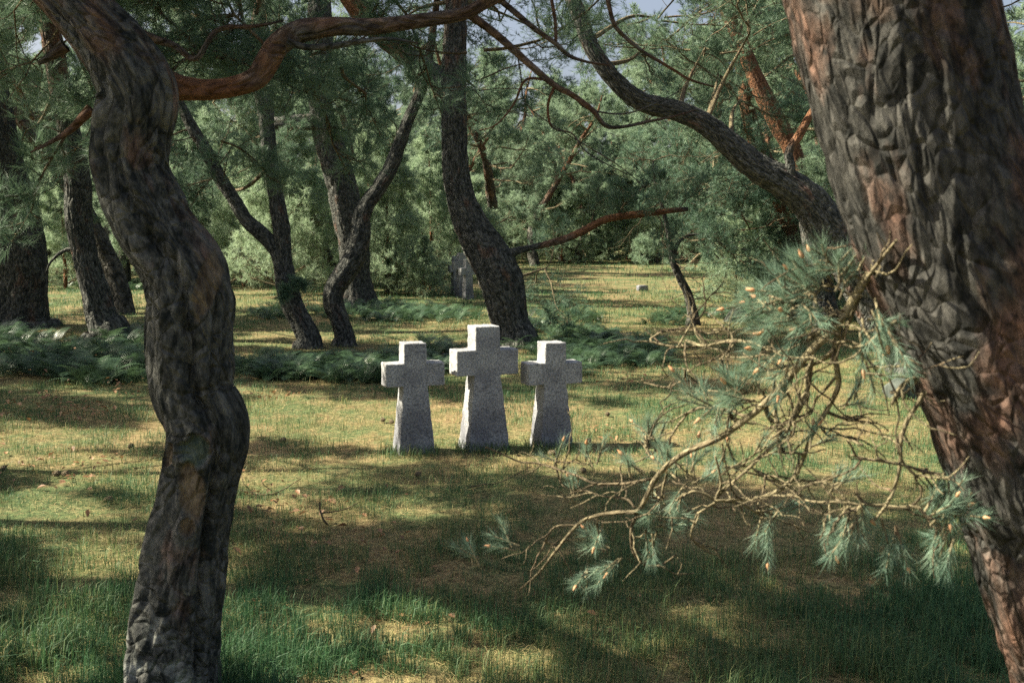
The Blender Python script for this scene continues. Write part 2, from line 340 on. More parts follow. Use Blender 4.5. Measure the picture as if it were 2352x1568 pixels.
def bough_proto(seed, L, nsub, tuft):
    rng = np.random.default_rng(seed); A = Acc()
    main = wiggle(rng, (0, 0, 0), (1, 0, 0.0), L, 9, 0.20, 0.02)
    A.tube(main, np.linspace(0.011, 0.003, 9) * (0.6 + 0.5 * L), 4)
    tp, ta = [], []
    def shoots(pt, d, m):
        for _ in range(m):
            a = unit((d + rng.normal(0, 0.5, 3) + np.array([0, 0, 0.25]))[None])[0]; tp.append(pt); ta.append(a)
    for i in range(nsub):
        f = 0.18 + 0.8 * (i + rng.random()) / nsub; k = min(int(f * 8), 7); pt = main[k] + (main[k + 1] - main[k]) * (f * 8 - k)
        d = unit((main[k + 1] - main[k])[None])[0]
        sd = unit((d * 0.9 + np.array([0, rng.choice([-1, 1]) * rng.uniform(0.4, 1.1), rng.normal(0, 0.35)]))[None])[0]
        sl = L * rng.uniform(0.22, 0.45) * (1.15 - 0.6 * f)
        S = wiggle(rng, pt, sd, sl, 6, 0.26, 0.05); A.tube(S, np.linspace(0.0055, 0.002, 6), 3)
        for q in (2, 3, 4):
            if rng.random() < 0.8:
                s2 = wiggle(rng, S[q], S[q] - S[q - 1] + rng.normal(0, 0.03, 3), sl * 0.4, 4, 0.3, 0.08); A.tube(s2, np.linspace(0.003, 0.0016, 4), 3)
                shoots(s2[-1], s2[-1] - s2[-2], 3); shoots(s2[2], s2[-1] - s2[-2], 1)
        shoots(S[-1], S[-1] - S[-2], 3); shoots(S[4], S[-1] - S[-2], 2)
    shoots(main[-1], main[-1] - main[-2], 4)
    V = np.vstack(A.V); Fq = np.vstack(A.F)
    return V, Fq, np.array(tp), unit(np.array(ta)), tuft
def protos(L, nsub, tuft, seed, n=5): return [bough_proto(seed + i, L, nsub, tuft) for i in range(n)]
PB = protos(1.6, 15, 0.10, 10)
PS = protos(0.85, 9, 0.09, 40)
def place(A, proto, o, d, s, rng, tint=0.5):
    V, Fq, tp, ta, tf = proto
    d = unit(np.array(d, float)[None])[0]; up = np.array([0, 0, 1.0]); y = np.cross(up, d)
    if np.linalg.norm(y) < 0.1: y = np.array([0, 1.0, 0])
    y = unit(y[None])[0]; z = np.cross(d, y); r = rng.normal(0, 0.5)
    y, z = y * math.cos(r) + z * math.sin(r), z * math.cos(r) - y * math.sin(r)
    M = np.stack([d, y, z]); o = np.array(o, float)
    A.addmesh((V * s) @ M + o, Fq, np.full(len(V), 0.25))
    k = len(tp); A.tufts((tp * s) @ M + o, unit(ta @ M), np.full(k, tf) * rng.uniform(0.8, 1.2, k), np.clip(tint + rng.normal(0, 0.13, k), 0, 1))
def finish_crown(A, root, base, nmat, n, nl, nw, seed, tmat=None):
    rng = np.random.default_rng(seed); res = []
    if A.tp:
        V, Fc, tv = needles(np.vstack(A.tp), np.vstack(A.ta), np.concatenate(A.ts), np.concatenate(A.tint), n, nl, nw, rng)
        me = np_mesh('crown', V - np.array(base), [Fc], [nmat], smooth=False, attrs={'tint': tv}); res.append(link('crown', me, root))
    if A.V:
        V = np.vstack(A.V); me = np_mesh('twigs', V - np.array(base), [np.vstack(A.F)], [tmat or M_TWIG], attrs={'bark': V, 'young': np.concatenate(A.Y)})
        res.append(link('twigs', me, root))
    return res
def along(A, P, rng, n, protoset, s=(0.8, 1.2), f=(0.25, 1.0), out=1.0, up=0.15, tint=0.5):
    """boughs sprouting from polyline P (k,3)"""
    P = np.asarray(P, float)[:, :3]; C, _ = catmull(P, 40)
    for i in range(n):
        k = int(np.clip(rng.uniform(*f) * 39, 1, 38)); t = unit((C[k + 1] - C[k - 1])[None])[0]
        r = rng.normal(size=3); r -= t * r.dot(t); r = unit(r[None])[0]
        d = t * rng.uniform(0.1, 0.7) + r * out + np.array([0, 0, up])
        place(A, protoset[rng.integers(len(protoset))], C[k], d, rng.uniform(*s), rng, tint)

# ------------------------------------------------------------------ traced trees
def px_poly(pts, Y, z_off=0.0):
    """(px,py,width_px[,young[,dY]]) -> (x,y,z,r,young)"""
    out = []
    for q in pts:
        y = Y + (q[4] if len(q) > 4 else 0); p = at(q[0], q[1], y)
        out.append((p.x, p.y, p.z + z_off, q[2] / 2 * y / F, q[3] if len(q) > 3 else 0.0))
    return out
def tree(name, label, pts, Y, cat='pine tree', group=None, branches=(), crown=None, lod=(14, 0.07, 0.005), res=0.035, amp=0.012,
         freq=12, seed=1, mat=None, nmat=None, lichen=None, extra=None, ridges=0.07, root_flare=True, marks=()):
    P = px_poly(pts, Y); b = P[0]; base = Vector((b[0], b[1], gh(b[0], b[1])))
    if root_flare:   # foot below the soil, a little wider
        P = [(b[0], b[1], base.z - 0.15, b[3] * 1.9, b[4]), (b[0], b[1], base.z + 0.02, b[3] * 1.45, b[4]), (b[0], b[1], base.z + 0.16, b[3] * 1.10, b[4])] + [p for p in P[1:]]
    r = empty(name, base); tag(r, label, cat, group)
    link('trunk', trunk_mesh('trunk', P, mat or M_BARK, res=res, amp=amp, freq=freq, seed=seed, lichen=lichen, extra=extra, ridges=ridges, base=base, marks=marks), r)
    A = Acc(); rng = np.random.default_rng(seed * 13 + 5)
    for bi, br in enumerate(branches):
        BP = px_poly(br['p'], br.get('Y', Y))
        bo = link('branch', trunk_mesh('branch', BP, br.get('mat', mat or M_BARK), res=br.get('res', res), amp=amp * 0.6, freq=freq * 1.3, seed=seed + bi + 3, ridges=0.05, base=base), r)
        if br.get('n'): along(A, BP, rng, br['n'], br.get('set', PS), br.get('s', (0.7, 1.2)), br.get('f', (0.3, 1)), tint=br.get('tint', 0.5))
    if crown: crown(A, rng, P)
    if A.tp or A.V: finish_crown(A, r, base, nmat or M_NEEDLE, *lod, seed)
    return r
def clump(A, rng, px, py, Y, rx, ry, rY, n, pset, s=(0.8, 1.2), tint=0.5, attach=None):
    """boughs filling a volume given by its middle, reaching outwards from it; a limb joins it to its tree"""
    c = np.array(at(px, py, Y)); k = Y / F
    if attach is not None:
        a = np.array(attach, float)[:3]; m = (a + c) / 2 + rng.normal(0, 0.12, 3) * np.linalg.norm(c - a) * 0.6
        C, _ = catmull(np.array([a, m, c]), 14); A.tube(C, np.linspace(0.035, 0.012, 14), 6, 0.3)
    for i in range(n):
        v = rng.normal(size=3); v /= np.linalg.norm(v); q = c + v * np.array([rx * k, rY, ry * k]) * rng.uniform(0.0, 0.75)
        d = v * np.array([1, 1, 0.5]) + rng.normal(0, 0.35, 3) + np.array([0, 0, 0.1])
        place(A, pset[rng.integers(len(pset))], q, d, rng.uniform(*s), rng, tint)

# --- the crooked pine at the left, near the camera
T1Y = 3.75
t1 = [(392, 1720, 270), (398, 1568, 220), (405, 1440, 210), (415, 1360, 205), (424, 1280, 196), (435, 1200, 190), (450, 1120, 182),
      (465, 1040, 190), (470, 975, 192), (440, 905, 183), (434, 840, 190), (432, 760, 190), (433, 680, 190), (413, 610, 180), (366, 540, 172),
      (326, 460, 170), (300, 385, 158), (306, 300, 160), (318, 225, 165, 0.05), (288, 150, 160, 0.12), (232, 75, 142, 0.25), (160, 0, 125, 0.35),
      (95, -70, 118, 0.5), (30, -170, 105, 0.7), (-60, -330, 90, 0.9), (-120, -560, 70, 1, 0.3), (-100, -800, 45, 1, 0.6), (-60, -1000, 20, 1, 0.8)]
def t1_extra(f, th, v, r):
    e = 0.0      # long fold down the front, swelling under the old cut
    front = math.cos(th + math.pi)      # theta 0 looks along +Y, away from the camera
    a = (th - math.pi - 0.35 - 0.35 * math.sin(v * 2.2)) 
    if 0.55 < v < 2.3: e += -0.050 * math.exp(-(a / 0.15) ** 2) * math.sin(math.pi * (v - 0.55) / 1.75)
    a3 = th - math.pi + 0.75 + 0.3 * math.sin(v * 1.6 + 1)
    e += -0.022 * math.exp(-(a3 / 0.10) ** 2) * (0.5 + 0.5 * math.sin(v * 2.6))
    a4 = th - math.pi - 0.95 + 0.25 * math.sin(v * 2.0)
    e += -0.020 * math.exp(-(a4 / 0.09) ** 2)
    a2 = th - math.pi + 0.55 + 0.25 * math.sin(v * 3.1)
    if 0.2 < v < 2.4: e += 0.018 * math.exp(-(a2 / 0.22) ** 2)
    return e
def t1_crown(A, rng, P):
    P = np.array(P)[:, :3]
    along(A, P[-6:], rng, 34, PB, (0.8, 1.3), (0.15, 1), up=0.25, tint=0.45)
    for (px, py, Y, rx, ry, n, t) in [(560, 60, 4.9, 120, 60, 9, .5), (450, 110, 4.6, 70, 50, 4, .55), (670, 140, 4.6, 60, 30, 2, .35), (780, 150, 4.7, 20, 20, 1, .4),
                                      (480, -20, 5.2, 160, 60, 7, .5), (900, -40, 5.0, 150, 40, 4, .45), (480, 300, 5.6, 50, 40, 1, .5),
                                      (205, 250, 4.6, 10, 20, 1, .5), (1080, 120, 5.2, 50, 60, 2, .5)]:
        clump(A, rng, px, py, Y, rx, ry, 0.35, n, PS, (0.55, 0.95), t)
tb = [dict(p=[(320, 215, 90, .1), (370, 196, 74, .3), (420, 203, 54, .8), (480, 207, 45, 1), (545, 197, 44, .8), (590, 178, 50, .4), (616, 138, 54, .35), (640, 102, 52, .3),
              (690, 72, 52, .3), (766, 61, 42, .5), (850, 62, 38, .3), (918, 54, 34, .4), (1000, 43, 32, .4), (1070, 30, 30, .6), (1115, 6, 28, .6), (1170, -20, 27, .6), (1260, -70, 22, .8), (1400, -140, 14, .8)],
           Y=4.1, n=0, res=0.012),
      dict(p=[(1075, 32, 20, .4), (1134, 75, 18, .4), (1188, 122, 17, .4), (1221, 152, 16, .4), (1275, 197, 14, .4), (1314, 218, 13, .3), (1361, 253, 12, .4), (1392, 289, 10, .3), (1432, 291, 8, .3), (1490, 279, 7, .4), (1545, 268, 5, .4), (1600, 252, 3, .4)], Y=4.2, res=0.01),
      dict(p=[(1130, -15, 15, .3), (1188, 33, 13, .3), (1230, 68, 12, .3), (1277, 101, 11, .3), (1305, 127, 9, .3), (1350, 143, 6, .3), (1396, 150, 4, .3)], Y=4.3, res=0.01),
      dict(p=[(1385, -60, 12, .4), (1396, 0, 11, .4), (1410, 54, 10, .4), (1432, 82, 10, .3), (1474, 117, 9, .3), (1502, 134, 8, .5), (1549, 162, 7, .5), (1584, 183, 6, .5), (1640, 200, 4, .5)], Y=4.4, res=0.01),
      dict(p=[(1262, -60, 9, .5), (1267, 0, 8, .5), (1275, 47, 8, .5), (1277, 98, 7, .5)], Y=4.3, res=0.012),
      dict(p=[(1275, 197, 7, .8), (1260, 234, 6, .8), (1260, 270, 6, .7), (1272, 295, 5, .3), (1314, 307, 4, .3), (1338, 340, 3.5, .2), (1373, 366, 3, .2), (1440, 400, 2, .2)], Y=4.2, res=0.012),
      dict(p=[(1258, 183, 7, .5), (1207, 184, 6, .6), (1183, 234, 5, .6), (1157, 270, 4, .6), (1132, 291, 3, .7), (1100, 300, 2, .7)], Y=4.2, res=0.012),
      dict(p=[(1314, 218, 5, .2), (1350, 250, 4, .2), (1430, 262, 4, .2), (1500, 240, 3, .2), (1560, 210, 2, .2)], Y=4.2, res=0.012),
      dict(p=[(1188, 122, 4, .2), (1196, 170, 3, .2), (1210, 240, 2.5, .2), (1290, 300, 2.5, .2), (1420, 380, 2, .2), (1480, 430, 1.5, .2)], Y=4.2, res=0.012),
      dict(p=[(290, 60, 26, .2), (340, 85, 22, .3), (400, 105, 16, .3), (450, 135, 13, .3), (500, 70, 12, .3), (590, 60, 8, .3), (650, 48, 5, .3)], Y=4.3, res=0.012),
      dict(p=[(660, 95, 16, .1), (700, 108, 15, .1), (760, 106, 14, .1), (830, 95, 12, .1), (900, 90, 8, .1), (960, 100, 5, .1)], Y=4.0, res=0.012),
      dict(p=[(150, 105, 30, .3), (120, 128, 20, .2), (90, 145, 10, .2)], Y=3.85, res=0.01),
      dict(p=[(210, 250, 26, .6), (160, 300, 16, .5), (110, 330, 9, .4), (70, 350, 4, .4)], Y=4.1, res=0.01)]
def mark(px, py, wpx, hpx, tilt, kind, st=1.0):
    c = at(px, py, T1Y - 0.13); k = (T1Y - 0.13) / F / 2; return (c.x, c.z, wpx * k, hpx * k, tilt, kind, st)
T1M = (mark(452, 1035, 64, 78, -0.1, 0), mark(441, 1125, 52, 150, 0.06, 1, .9), mark(431, 1208, 34, 44, 0, 1, 1), mark(470, 650, 44, 170, -0.2, 1, .75), mark(395, 1045, 22, 70, -.3, 1, .8))
big = tree('pine_tree', 'crooked snaking pine with bare cut scars on its dark trunk, near left', t1, T1Y, branches=tb, crown=t1_crown, lod=(26, 0.062, 0.0024),
           res=0.0075, amp=0.011, freq=17, seed=3, lichen=0.85, extra=t1_extra, ridges=0.085, root_flare=False, marks=T1M)
def wood_mat(name, a, b, sc=14):
    m, nt, p, out = new_mat(name); tc = N(nt, 'ShaderNodeTexCoord'); mp = N(nt, 'ShaderNodeMapping'); mp.inputs['Scale'].default_value = (3, 3, 0.7)
    nt.links.new(tc.outputs['Object'], mp.inputs[0]); n = N(nt, 'ShaderNodeTexNoise', Scale=sc, Detail=6, Roughness=0.7); nt.links.new(mp.outputs[0], n.inputs[0])
    nt.links.new(ramp(nt, n.outputs[0], [(0.32, a), (0.65, b)]), p.inputs['Base Color']); p.inputs['Roughness'].default_value = 0.85
    bm = N(nt, 'ShaderNodeBump', Strength=0.6, Distance=0.006); nt.links.new(n.outputs[0], bm.inputs['Height']); nt.links.new(bm.outputs[0], p.inputs['Normal'])
    return m
# --- the leaning trunk at the right, nearest of all, with its low bare-twigged bough
T2Y = 2.25
t2 = [(2880, 2560, 600, 0, .35), (2790, 2150, 540, 0, .3), (2668, 1850, 500, 0, .2), (2572, 1568, 470, 0, .1), (2500, 1350, 460), (2432, 1130, 455), (2350, 900, 450), (2268, 700, 450), (2190, 540, 450), (2138, 400, 440),
      (2098, 260, 438), (2065, 120, 440), (2035, 0, 440, .05), (1995, -160, 420, .1), (1960, -340, 380, .3), (1950, -600, 300, .6), (1990, -900, 240, .8), (2050, -1300, 150, 1), (2040, -1700, 60, 1)]
def t2_extra(f, th, v, r):
    e = 0.0
    a = th - math.pi
    e += 0.006 * math.sin(a * 9 + v * 3) * (0.5 + 0.5 * math.sin(v * 1.7))
    e += 0.05 * math.exp(-((a + 0.1) / 0.8) ** 2) * math.exp(-((v - 1.72) / 0.10) ** 2) - 0.045 * math.exp(-((a + 0.1) / 0.9) ** 2) * math.exp(-((v - 1.87) / 0.07) ** 2)
    return e
def Z7(pts, w0, w1, Y0=2.5, Y1=2.5, y0=.8, y1=.8):
    n = len(pts); out = []
    for i, (zx, zy) in enumerate(pts):
        f = i / (n - 1); out.append((1194.4 + zx * .5274, 551.25 + zy * .5274, (w0 + (w1 - w0) * f) * (1.0 if w0 > 20 else 1.3), y0 + (y1 - y0) * f, Y0 + (Y1 - Y0) * f))
    return dict(p=out, Y=0.0, res=0.0075, mat=M_TWIG)
FGB = [
 ([(1620, 60), (1510, 165), (1400, 340), (1240, 515), (1130, 650), (1040, 735), (950, 805), (860, 865), (740, 915), (650, 975), (590, 1040), (545, 1130), (510, 1180), (430, 1185), (330, 1200), (250, 1240), (150, 1360), (80, 1450), (0, 1520)], 22, 5, 2.2, 3.0, .85, .35),
 ([(510, 1185), (485, 1260), (495, 1360), (560, 1420), (620, 1410), (680, 1370)], 7, 3, 2.75, 2.8, .1, .1),
 ([(1400, 335), (1370, 480), (1380, 560), (1385, 640), (1330, 750), (1270, 850), (1245, 920), (1200, 1020), (1140, 1080), (1050, 1120), (930, 1128), (850, 1130)], 11, 7, 2.3, 2.5, .8, 1),
 ([(850, 1130), (920, 1060), (1000, 990), (1120, 870), (1200, 770), (1250, 660), (1265, 560), (1270, 505)], 5, 9, 2.5, 2.4, .8, .6),
 ([(850, 1130), (875, 1070), (868, 1010), (850, 940)], 6, 4, 2.5, 2.45),
 ([(850, 1130), (790, 1100), (740, 1098), (680, 1135)], 6, 4, 2.5, 2.5, 1, 1),
 ([(850, 1130), (960, 1145), (1020, 1180), (1070, 1215)], 6, 4, 2.5, 2.55, 1, 1),
 ([(1480, 240), (1400, 430), (1360, 490), (1280, 540), (1180, 545), (1060, 570), (960, 620), (900, 660), (820, 655)], 9, 4, 2.3, 2.5, .7, .9),
 ([(1420, 330), (1200, 460), (1110, 485), (1000, 445), (900, 440), (800, 460), (725, 437)], 8, 5, 2.3, 2.7, .5, .9),
 ([(800, 460), (680, 465), (570, 440), (600, 410), (650, 392), (760, 375)], 5, 3, 2.7, 2.8, .7, .7),
 ([(930, 440), (910, 400), (840, 390)], 4, 3, 2.65, 2.7), ([(690, 460), (730, 390), (760, 340)], 4, 2, 2.7, 2.75),
 ([(940, 445), (900, 490), (870, 520)], 4, 2, 2.65, 2.65),
 ([(1380, 590), (1330, 650), (1290, 690), (1270, 740), (1215, 775)], 6, 4, 2.35, 2.4, 1, 1),
 ([(1330, 745), (1380, 765), (1440, 782), (1490, 772)], 7, 4, 2.4, 2.4, 1, 1),
 ([(1300, 800), (1340, 850), (1380, 862)], 6, 3, 2.4, 2.4, 1, 1),
 ([(1760, 660), (1740, 700), (1690, 780), (1660, 870), (1655, 980), (1630, 1080), (1590, 1160), (1545, 1215)], 10, 6, 2.1, 2.2, .6, .8),
 ([(1655, 975), (1560, 960), (1500, 950), (1440, 935)], 6, 4, 2.15, 2.15, .7, .9),
 ([(1655, 975), (1750, 1000), (1850, 1020)], 5, 3, 2.15, 2.15, .5, .5),
 ([(1600, 1150), (1550, 1155), (1490, 1152), (1440, 1215)], 7, 5, 2.2, 2.2, .9, 1),
 ([(1590, 1160), (1660, 1165), (1730, 1160), (1780, 1208), (1860, 1215)], 8, 7, 2.2, 2.15, .9, 1),
 ([(1490, 1152), (1380, 1140), (1300, 1140), (1240, 1130), (1165, 1105)], 5, 4, 2.2, 2.3, .6, .6),
 ([(1280, 500), (1245, 600), (1250, 660), (1230, 720), (1190, 620)], 7, 3, 2.3, 2.3, .8, .8),
 ([(1040, 735), (980, 765), (930, 745), (860, 735), (760, 735), (700, 790), (660, 850), (640, 875), (560, 940), (480, 972)], 7, 3, 2.5, 2.8, .2, .6),
 ([(640, 985), (590, 960), (560, 930), (548, 850)], 6, 5, 2.7, 2.75, .3, 1),
 ([(600, 1035), (540, 1045), (450, 1060), (330, 1060), (260, 1030), (200, 1010), (130, 985), (60, 970), (0, 965), (-80, 930), (-150, 900)], 6, 2.5, 2.7, 3.1, 0, 0),
 ([(330, 1060), (280, 1080), (230, 1090), (180, 1060), (160, 990)], 4, 2, 2.9, 3, 0, 0), ([(500, 1165), (470, 1130), (420, 1120), (350, 1112), (280, 1090), (220, 1102)], 5, 2, 2.75, 2.9, 0, 0),
 ([(1105, 590), (1110, 700), (1120, 780), (1130, 860), (1140, 922), (1190, 925), (1245, 932)], 6, 4, 2.4, 2.4, .9, .9),
 ([(870, 1130), (790, 1180), (768, 1200), (745, 1290), (790, 1320), (820, 1352)], 5, 2, 2.5, 2.6, .7, .7), ([(1250, 650), (1200, 740), (1160, 835)], 8, 8, 2.35, 2.35, .8, .9),
 ([(1640, 350), (1560, 410), (1500, 462), (1430, 440), (1370, 450)], 7, 4, 2.15, 2.2, .6, .6), ([(1480, 460), (1540, 545), (1620, 550), (1690, 545)], 5, 4, 2.2, 2.1, .6, .9),
 ([(1740, 590), (1690, 610), (1650, 650), (1620, 715)], 8, 7, 2.1, 2.15, .6, .6), ([(905, 640), (910, 740), (900, 840)], 5, 4, 2.5, 2.5, .5, .7),
 ([(1065, 720), (1090, 780), (1120, 800), (1130, 880), (1150, 925)], 9, 5, 2.45, 2.4, .9, .9), ([(1200, 770), (1160, 660), (1100, 690), (1060, 710)], 6, 4, 2.4, 2.45, .9, .9),
 ([(650, 975), (620, 1100), (640, 1160), (700, 1200)], 5, 2, 2.65, 2.7, .4, .6), ([(250, 1240), (150, 1250), (100, 1330)], 5, 3, 2.9, 3, .2, .2), ([(1020, 1000), (1080, 1040), (1110, 1045)], 5, 3, 2.45, 2.45, .9, .9),
 ([(890, 990), (990, 985), (1060, 1020)], 4, 3, 2.5, 2.5, .6, .8), ([(1510, 170), (1560, 100), (1640, 0)], 8, 5, 2.2, 2.1, .5, .5), ([(1500, 180), (1420, 130), (1330, 90), (1290, 95)], 5, 4, 2.25, 2.3, 1, 1),
 ([(1400, 340), (1300, 300), (1200, 290), (1120, 375)], 5, 3, 2.3, 2.4, .3, .4), ([(1460, 250), (1340, 200), (1200, 260), (1050, 290)], 5, 3, 2.3, 2.45, .3, .4),
 ([(1240, 515), (1150, 520), (1050, 500), (960, 540)], 5, 3, 2.35, 2.45, .5, .6), ([(720, 560), (715, 600), (690, 620), (630, 640), (540, 620)], 4, 2, 2.7, 2.8, .2, .4), ([(815, 640), (730, 555), (718, 440)], 3, 2, 2.6, 2.7, .2, .2),
]
# needle sprays: zoom x, zoom y, direction in the picture, count, depth
FGT = [(545, 850, -.3, 1, 4, 2.75), (555, 900, .5, 1, 3, 2.75), (1340, 1200, -.2, -1, 3, 2.3), (1430, 1215, -.3, -1, 4, 2.2), (1490, 1160, .1, -1, 3, 2.2), (1545, 1215, .2, -1, 2, 2.2),
       (1830, 1075, .2, -1, 5, 2.15), (1855, 1300, 0, -1, 6, 2.15), (1800, 1180, .5, .3, 4, 2.15), (1880, 1200, 1, .2, 5, 2.15), (1660, 1275, 0, -1, 3, 2.2), (1850, 1180, 1, .5, 4, 2.15),
       (1320, 170, -1, .3, 4, 2.3), (1250, 210, -1, .2, 5, 2.3), (1180, 250, -1, .5, 5, 2.35), (1290, 260, -.5, 1, 5, 2.3), (1400, 200, .2, 1, 5, 2.25), (1180, 330, -1, -.3, 5, 2.35), (1120, 380, -1, -.4, 4, 2.4),
       (1090, 300, -1, .1, 5, 2.4), (1040, 290, -1, .2, 4, 2.45), (1240, 380, -.6, -1, 5, 2.35), (1330, 330, -.8, -.5, 5, 2.3), (1430, 120, .4, 1, 4, 2.25), (1500, 90, .1, 1, 4, 2.2), (1350, 100, -1, .5, 4, 2.3), (1560, 330, .6, -.8, 4, 2.15),
       (1600, 420, .4, -1, 4, 2.1), (1480, 400, .4, -1, 4, 2.2), (1210, 440, -.7, -.8, 4, 2.35), (1050, 500, -1, -.3, 4, 2.45), (950, 650, -.5, .8, 5, 2.45), (980, 700, -.8, .3, 5, 2.45), (900, 720, -.6, -.8, 4, 2.5), (1000, 640, .3, 1, 4, 2.45), (820, 690, -1, .6, 3, 2.5),
       (740, 1000, .3, 1, 4, 2.65), (680, 1010, -.8, .5, 3, 2.65), (780, 1040, .8, .6, 4, 2.6), (630, 970, -1, .3, 3, 2.7), (700, 1120, -.7, -.6, 3, 2.6), (1070, 1230, .1, -1, 4, 2.5), (1100, 1180, 1, .3, 4, 2.5), (620, 1150, -.8, -.4, 3, 2.7), (560, 1280, .4, -1, 4, 2.75),
       (430, 1400, -.6, -.7, 4, 2.85), (350, 1340, -.8, .5, 4, 2.9), (290, 1440, -.6, -.8, 4, 2.9), (250, 1080, -.6, .8, 3, 2.9), (310, 950, .1, 1, 3, 2.95), (160, 1000, 0, 1, 2, 3), (640, 1240, .6, -.4, 4, 2.7), (330, 1250, -.3, -.8, 3, 2.85), (520, 1010, -.4, 1, 3, 2.75),
       (900, 930, .5, -1, 3, 2.5), (1240, 900, .6, .6, 3, 2.35), (1380, 1080, .5, .8, 3, 2.3), (1060, 960, .7, .5, 3, 2.4), (1150, 560, -.5, -1, 3, 2.35), (1550, 560, .7, -.8, 3, 2.15), (1420, 700, .7, .6, 3, 2.3), (740, 650, -.4, 1, 2, 2.6), (-50, 1330, -.8, .2, 3, 3.0), (-200, 1400, -.5, .8, 4, 3.05)]
def t2_crown(A, rng, P):
    P = np.array(P)[:, :3]
    along(A, P[-5:], rng, 26, PB, (0.9, 1.4), (0.2, 1), up=0.25)
    for V_, F_, Y_ in zip(SPR[1].V, SPR[1].F, SPR[1].Y): A.addmesh(V_, F_ - F_.min(), Y_)
    # knobbly side twigs on the traced bough
    for br in FGB:
        Bp = np.array(px_poly(Z7(*br)['p'], 0))[:, :3]; C, _ = catmull(Bp, 30)
        for _ in range(4):
            k = rng.integers(3, 28); d = C[k + 1] - C[k]; d = unit(d[None])[0] + rng.normal(0, 0.7, 3); yg = rng.uniform(0, 0.8)
            S = wiggle(rng, C[k], d, rng.uniform(0.05, 0.22), 8, 0.33); A.tube(S, np.linspace(0.0027, 0.0012, 8), 5, yg)
            if rng.random() < .5: S2 = wiggle(rng, S[4], S[4] - S[3] + rng.normal(0, .02, 3), rng.uniform(.04, .12), 6, .35); A.tube(S2, np.linspace(.0018, .001, 6), 4, yg)
def fg_sprays():
    rng = np.random.default_rng(77); tp, ta, ts, ti = [], [], [], []; B = Acc(); buds = []
    for (zx, zy, dx, dz, n, Y) in FGT:
        o = np.array(at(1194.4 + zx * .5274, 551.25 + zy * .5274, Y)); d0 = unit(np.array([[dx, 0, dz]]))[0]
        for i in range(n):
            a = unit((d0 + rng.normal(0, 0.42, 3))[None])[0]; L = rng.uniform(0.035, 0.07); o2 = o + rng.normal(0, 0.012, 3)
            B.tube(np.array([o2 - a * 0.015, o2 + a * L * 0.5, o2 + a * L]), np.array([0.0028, 0.0026, 0.0018]), 5, 0.9)
            for k in range(4): tp.append(o2 + a * L * 0.25 * k); ta.append(a); ts.append(L * 0.35); ti.append(rng.uniform(0.2, 0.95))
            if rng.random() < 0.25: buds.append((o2 + a * (L + 0.004), a, rng.uniform(.8, 1.3)))
    return (np.array(tp), np.array(ta), np.array(ts), np.array(ti)), B, buds
SPR = fg_sprays()
def fg_needles(root):
    rng = np.random.default_rng(78); base = np.array(root.location)
    V, Fc, tv = needles(*SPR[0], 17, 0.045, 0.0012, rng)
    link('needles', np_mesh('needles', V - base, [Fc], [M_NEEDLE_FG], smooth=False, attrs={'tint': tv}), root)
    V, Fq = tube(np.array([[0, 0, 0], [0, 0, .004], [0, 0, .010], [0, 0, .018]]), np.array([.0022, .0045, .0036, .0006]), 8)
    me = np_mesh('bud', V, [Fq], [M_BUD])
    for p, a, k in SPR[2]:
        o = link('bud', me, root, Vector(p - base)); o.rotation_euler = Vector(a).to_track_quat('Z', 'Y').to_euler(); o.scale = (k, k, k)
near = tree('pine_tree', 'huge leaning pine trunk with low knobbly twigs, nearest on the right', t2, T2Y, branches=[Z7(*b) for b in FGB], crown=t2_crown,
            lod=(20, 0.06, 0.003), res=0.008, amp=0.010, freq=19, seed=8, extra=t2_extra, ridges=0.03, mat=M_BARK_RED, root_flare=False)
fg_needles(near)

# --- trees in the middle distance, traced trunks
def std_crown(n_top=26, clumps=(), fr=(0.1, 1), last=2, s=(0.9, 1.4), tint=0.5):
    def f(A, rng, P):
        P = np.array(P)[:, :3]
        if n_top:
            tp_ = np.vstack([P[-last:], P[-1] + rng.normal(0, .25, 3) + np.array([0, 0, 1.3]), P[-1] + rng.normal(0, .4, 3) + np.array([0, 0, 2.4])])
            C_, _ = catmull(tp_, 12); A.tube(C_[3:], np.linspace(.06, .012, 9), 6, .8)
            along(A, tp_, rng, n_top, PB, s, (max(fr[0], .25), 1), up=0.45, tint=tint)
        for c in clumps:
            px, py, Y, rx, ry, n = c[:6]; Y = Y + (1.3 if Y > 14 else 0); t = c[6] if len(c) > 6 else tint
            cc = np.array(at(px, py, Y)); k = np.argmin(np.linalg.norm(P - cc, axis=1) + np.maximum(P[:, 2] - cc[2] - 0.6, 0))
            clump(A, rng, px, py, Y, rx, ry, c[7] if len(c) > 7 else 0.7, n, PB, (0.6, 1.05), t, attach=P[k])
    return f
MID = (16, 0.075, 0.0055)
tree('pine_tree', 'thick upright pine cut by the left edge, ferns at its foot',
     [(42, 755, 128), (48, 680, 116), (52, 600, 106), (40, 500, 92), (20, 400, 78), (2, 300, 66), (-12, 200, 58), (-30, 60, 52, .2), (-50, -120, 44, .6), (-40, -320, 30, 1), (-20, -500, 14, 1)], 18.3,
     crown=std_crown(22, [(120, 420, 18.5, 80, 70, 5), (0, 120, 18.5, 60, 60, 4), (-120, 350, 18, 100, 90, 6)]), lod=MID, seed=21, freq=8, amp=0.03)
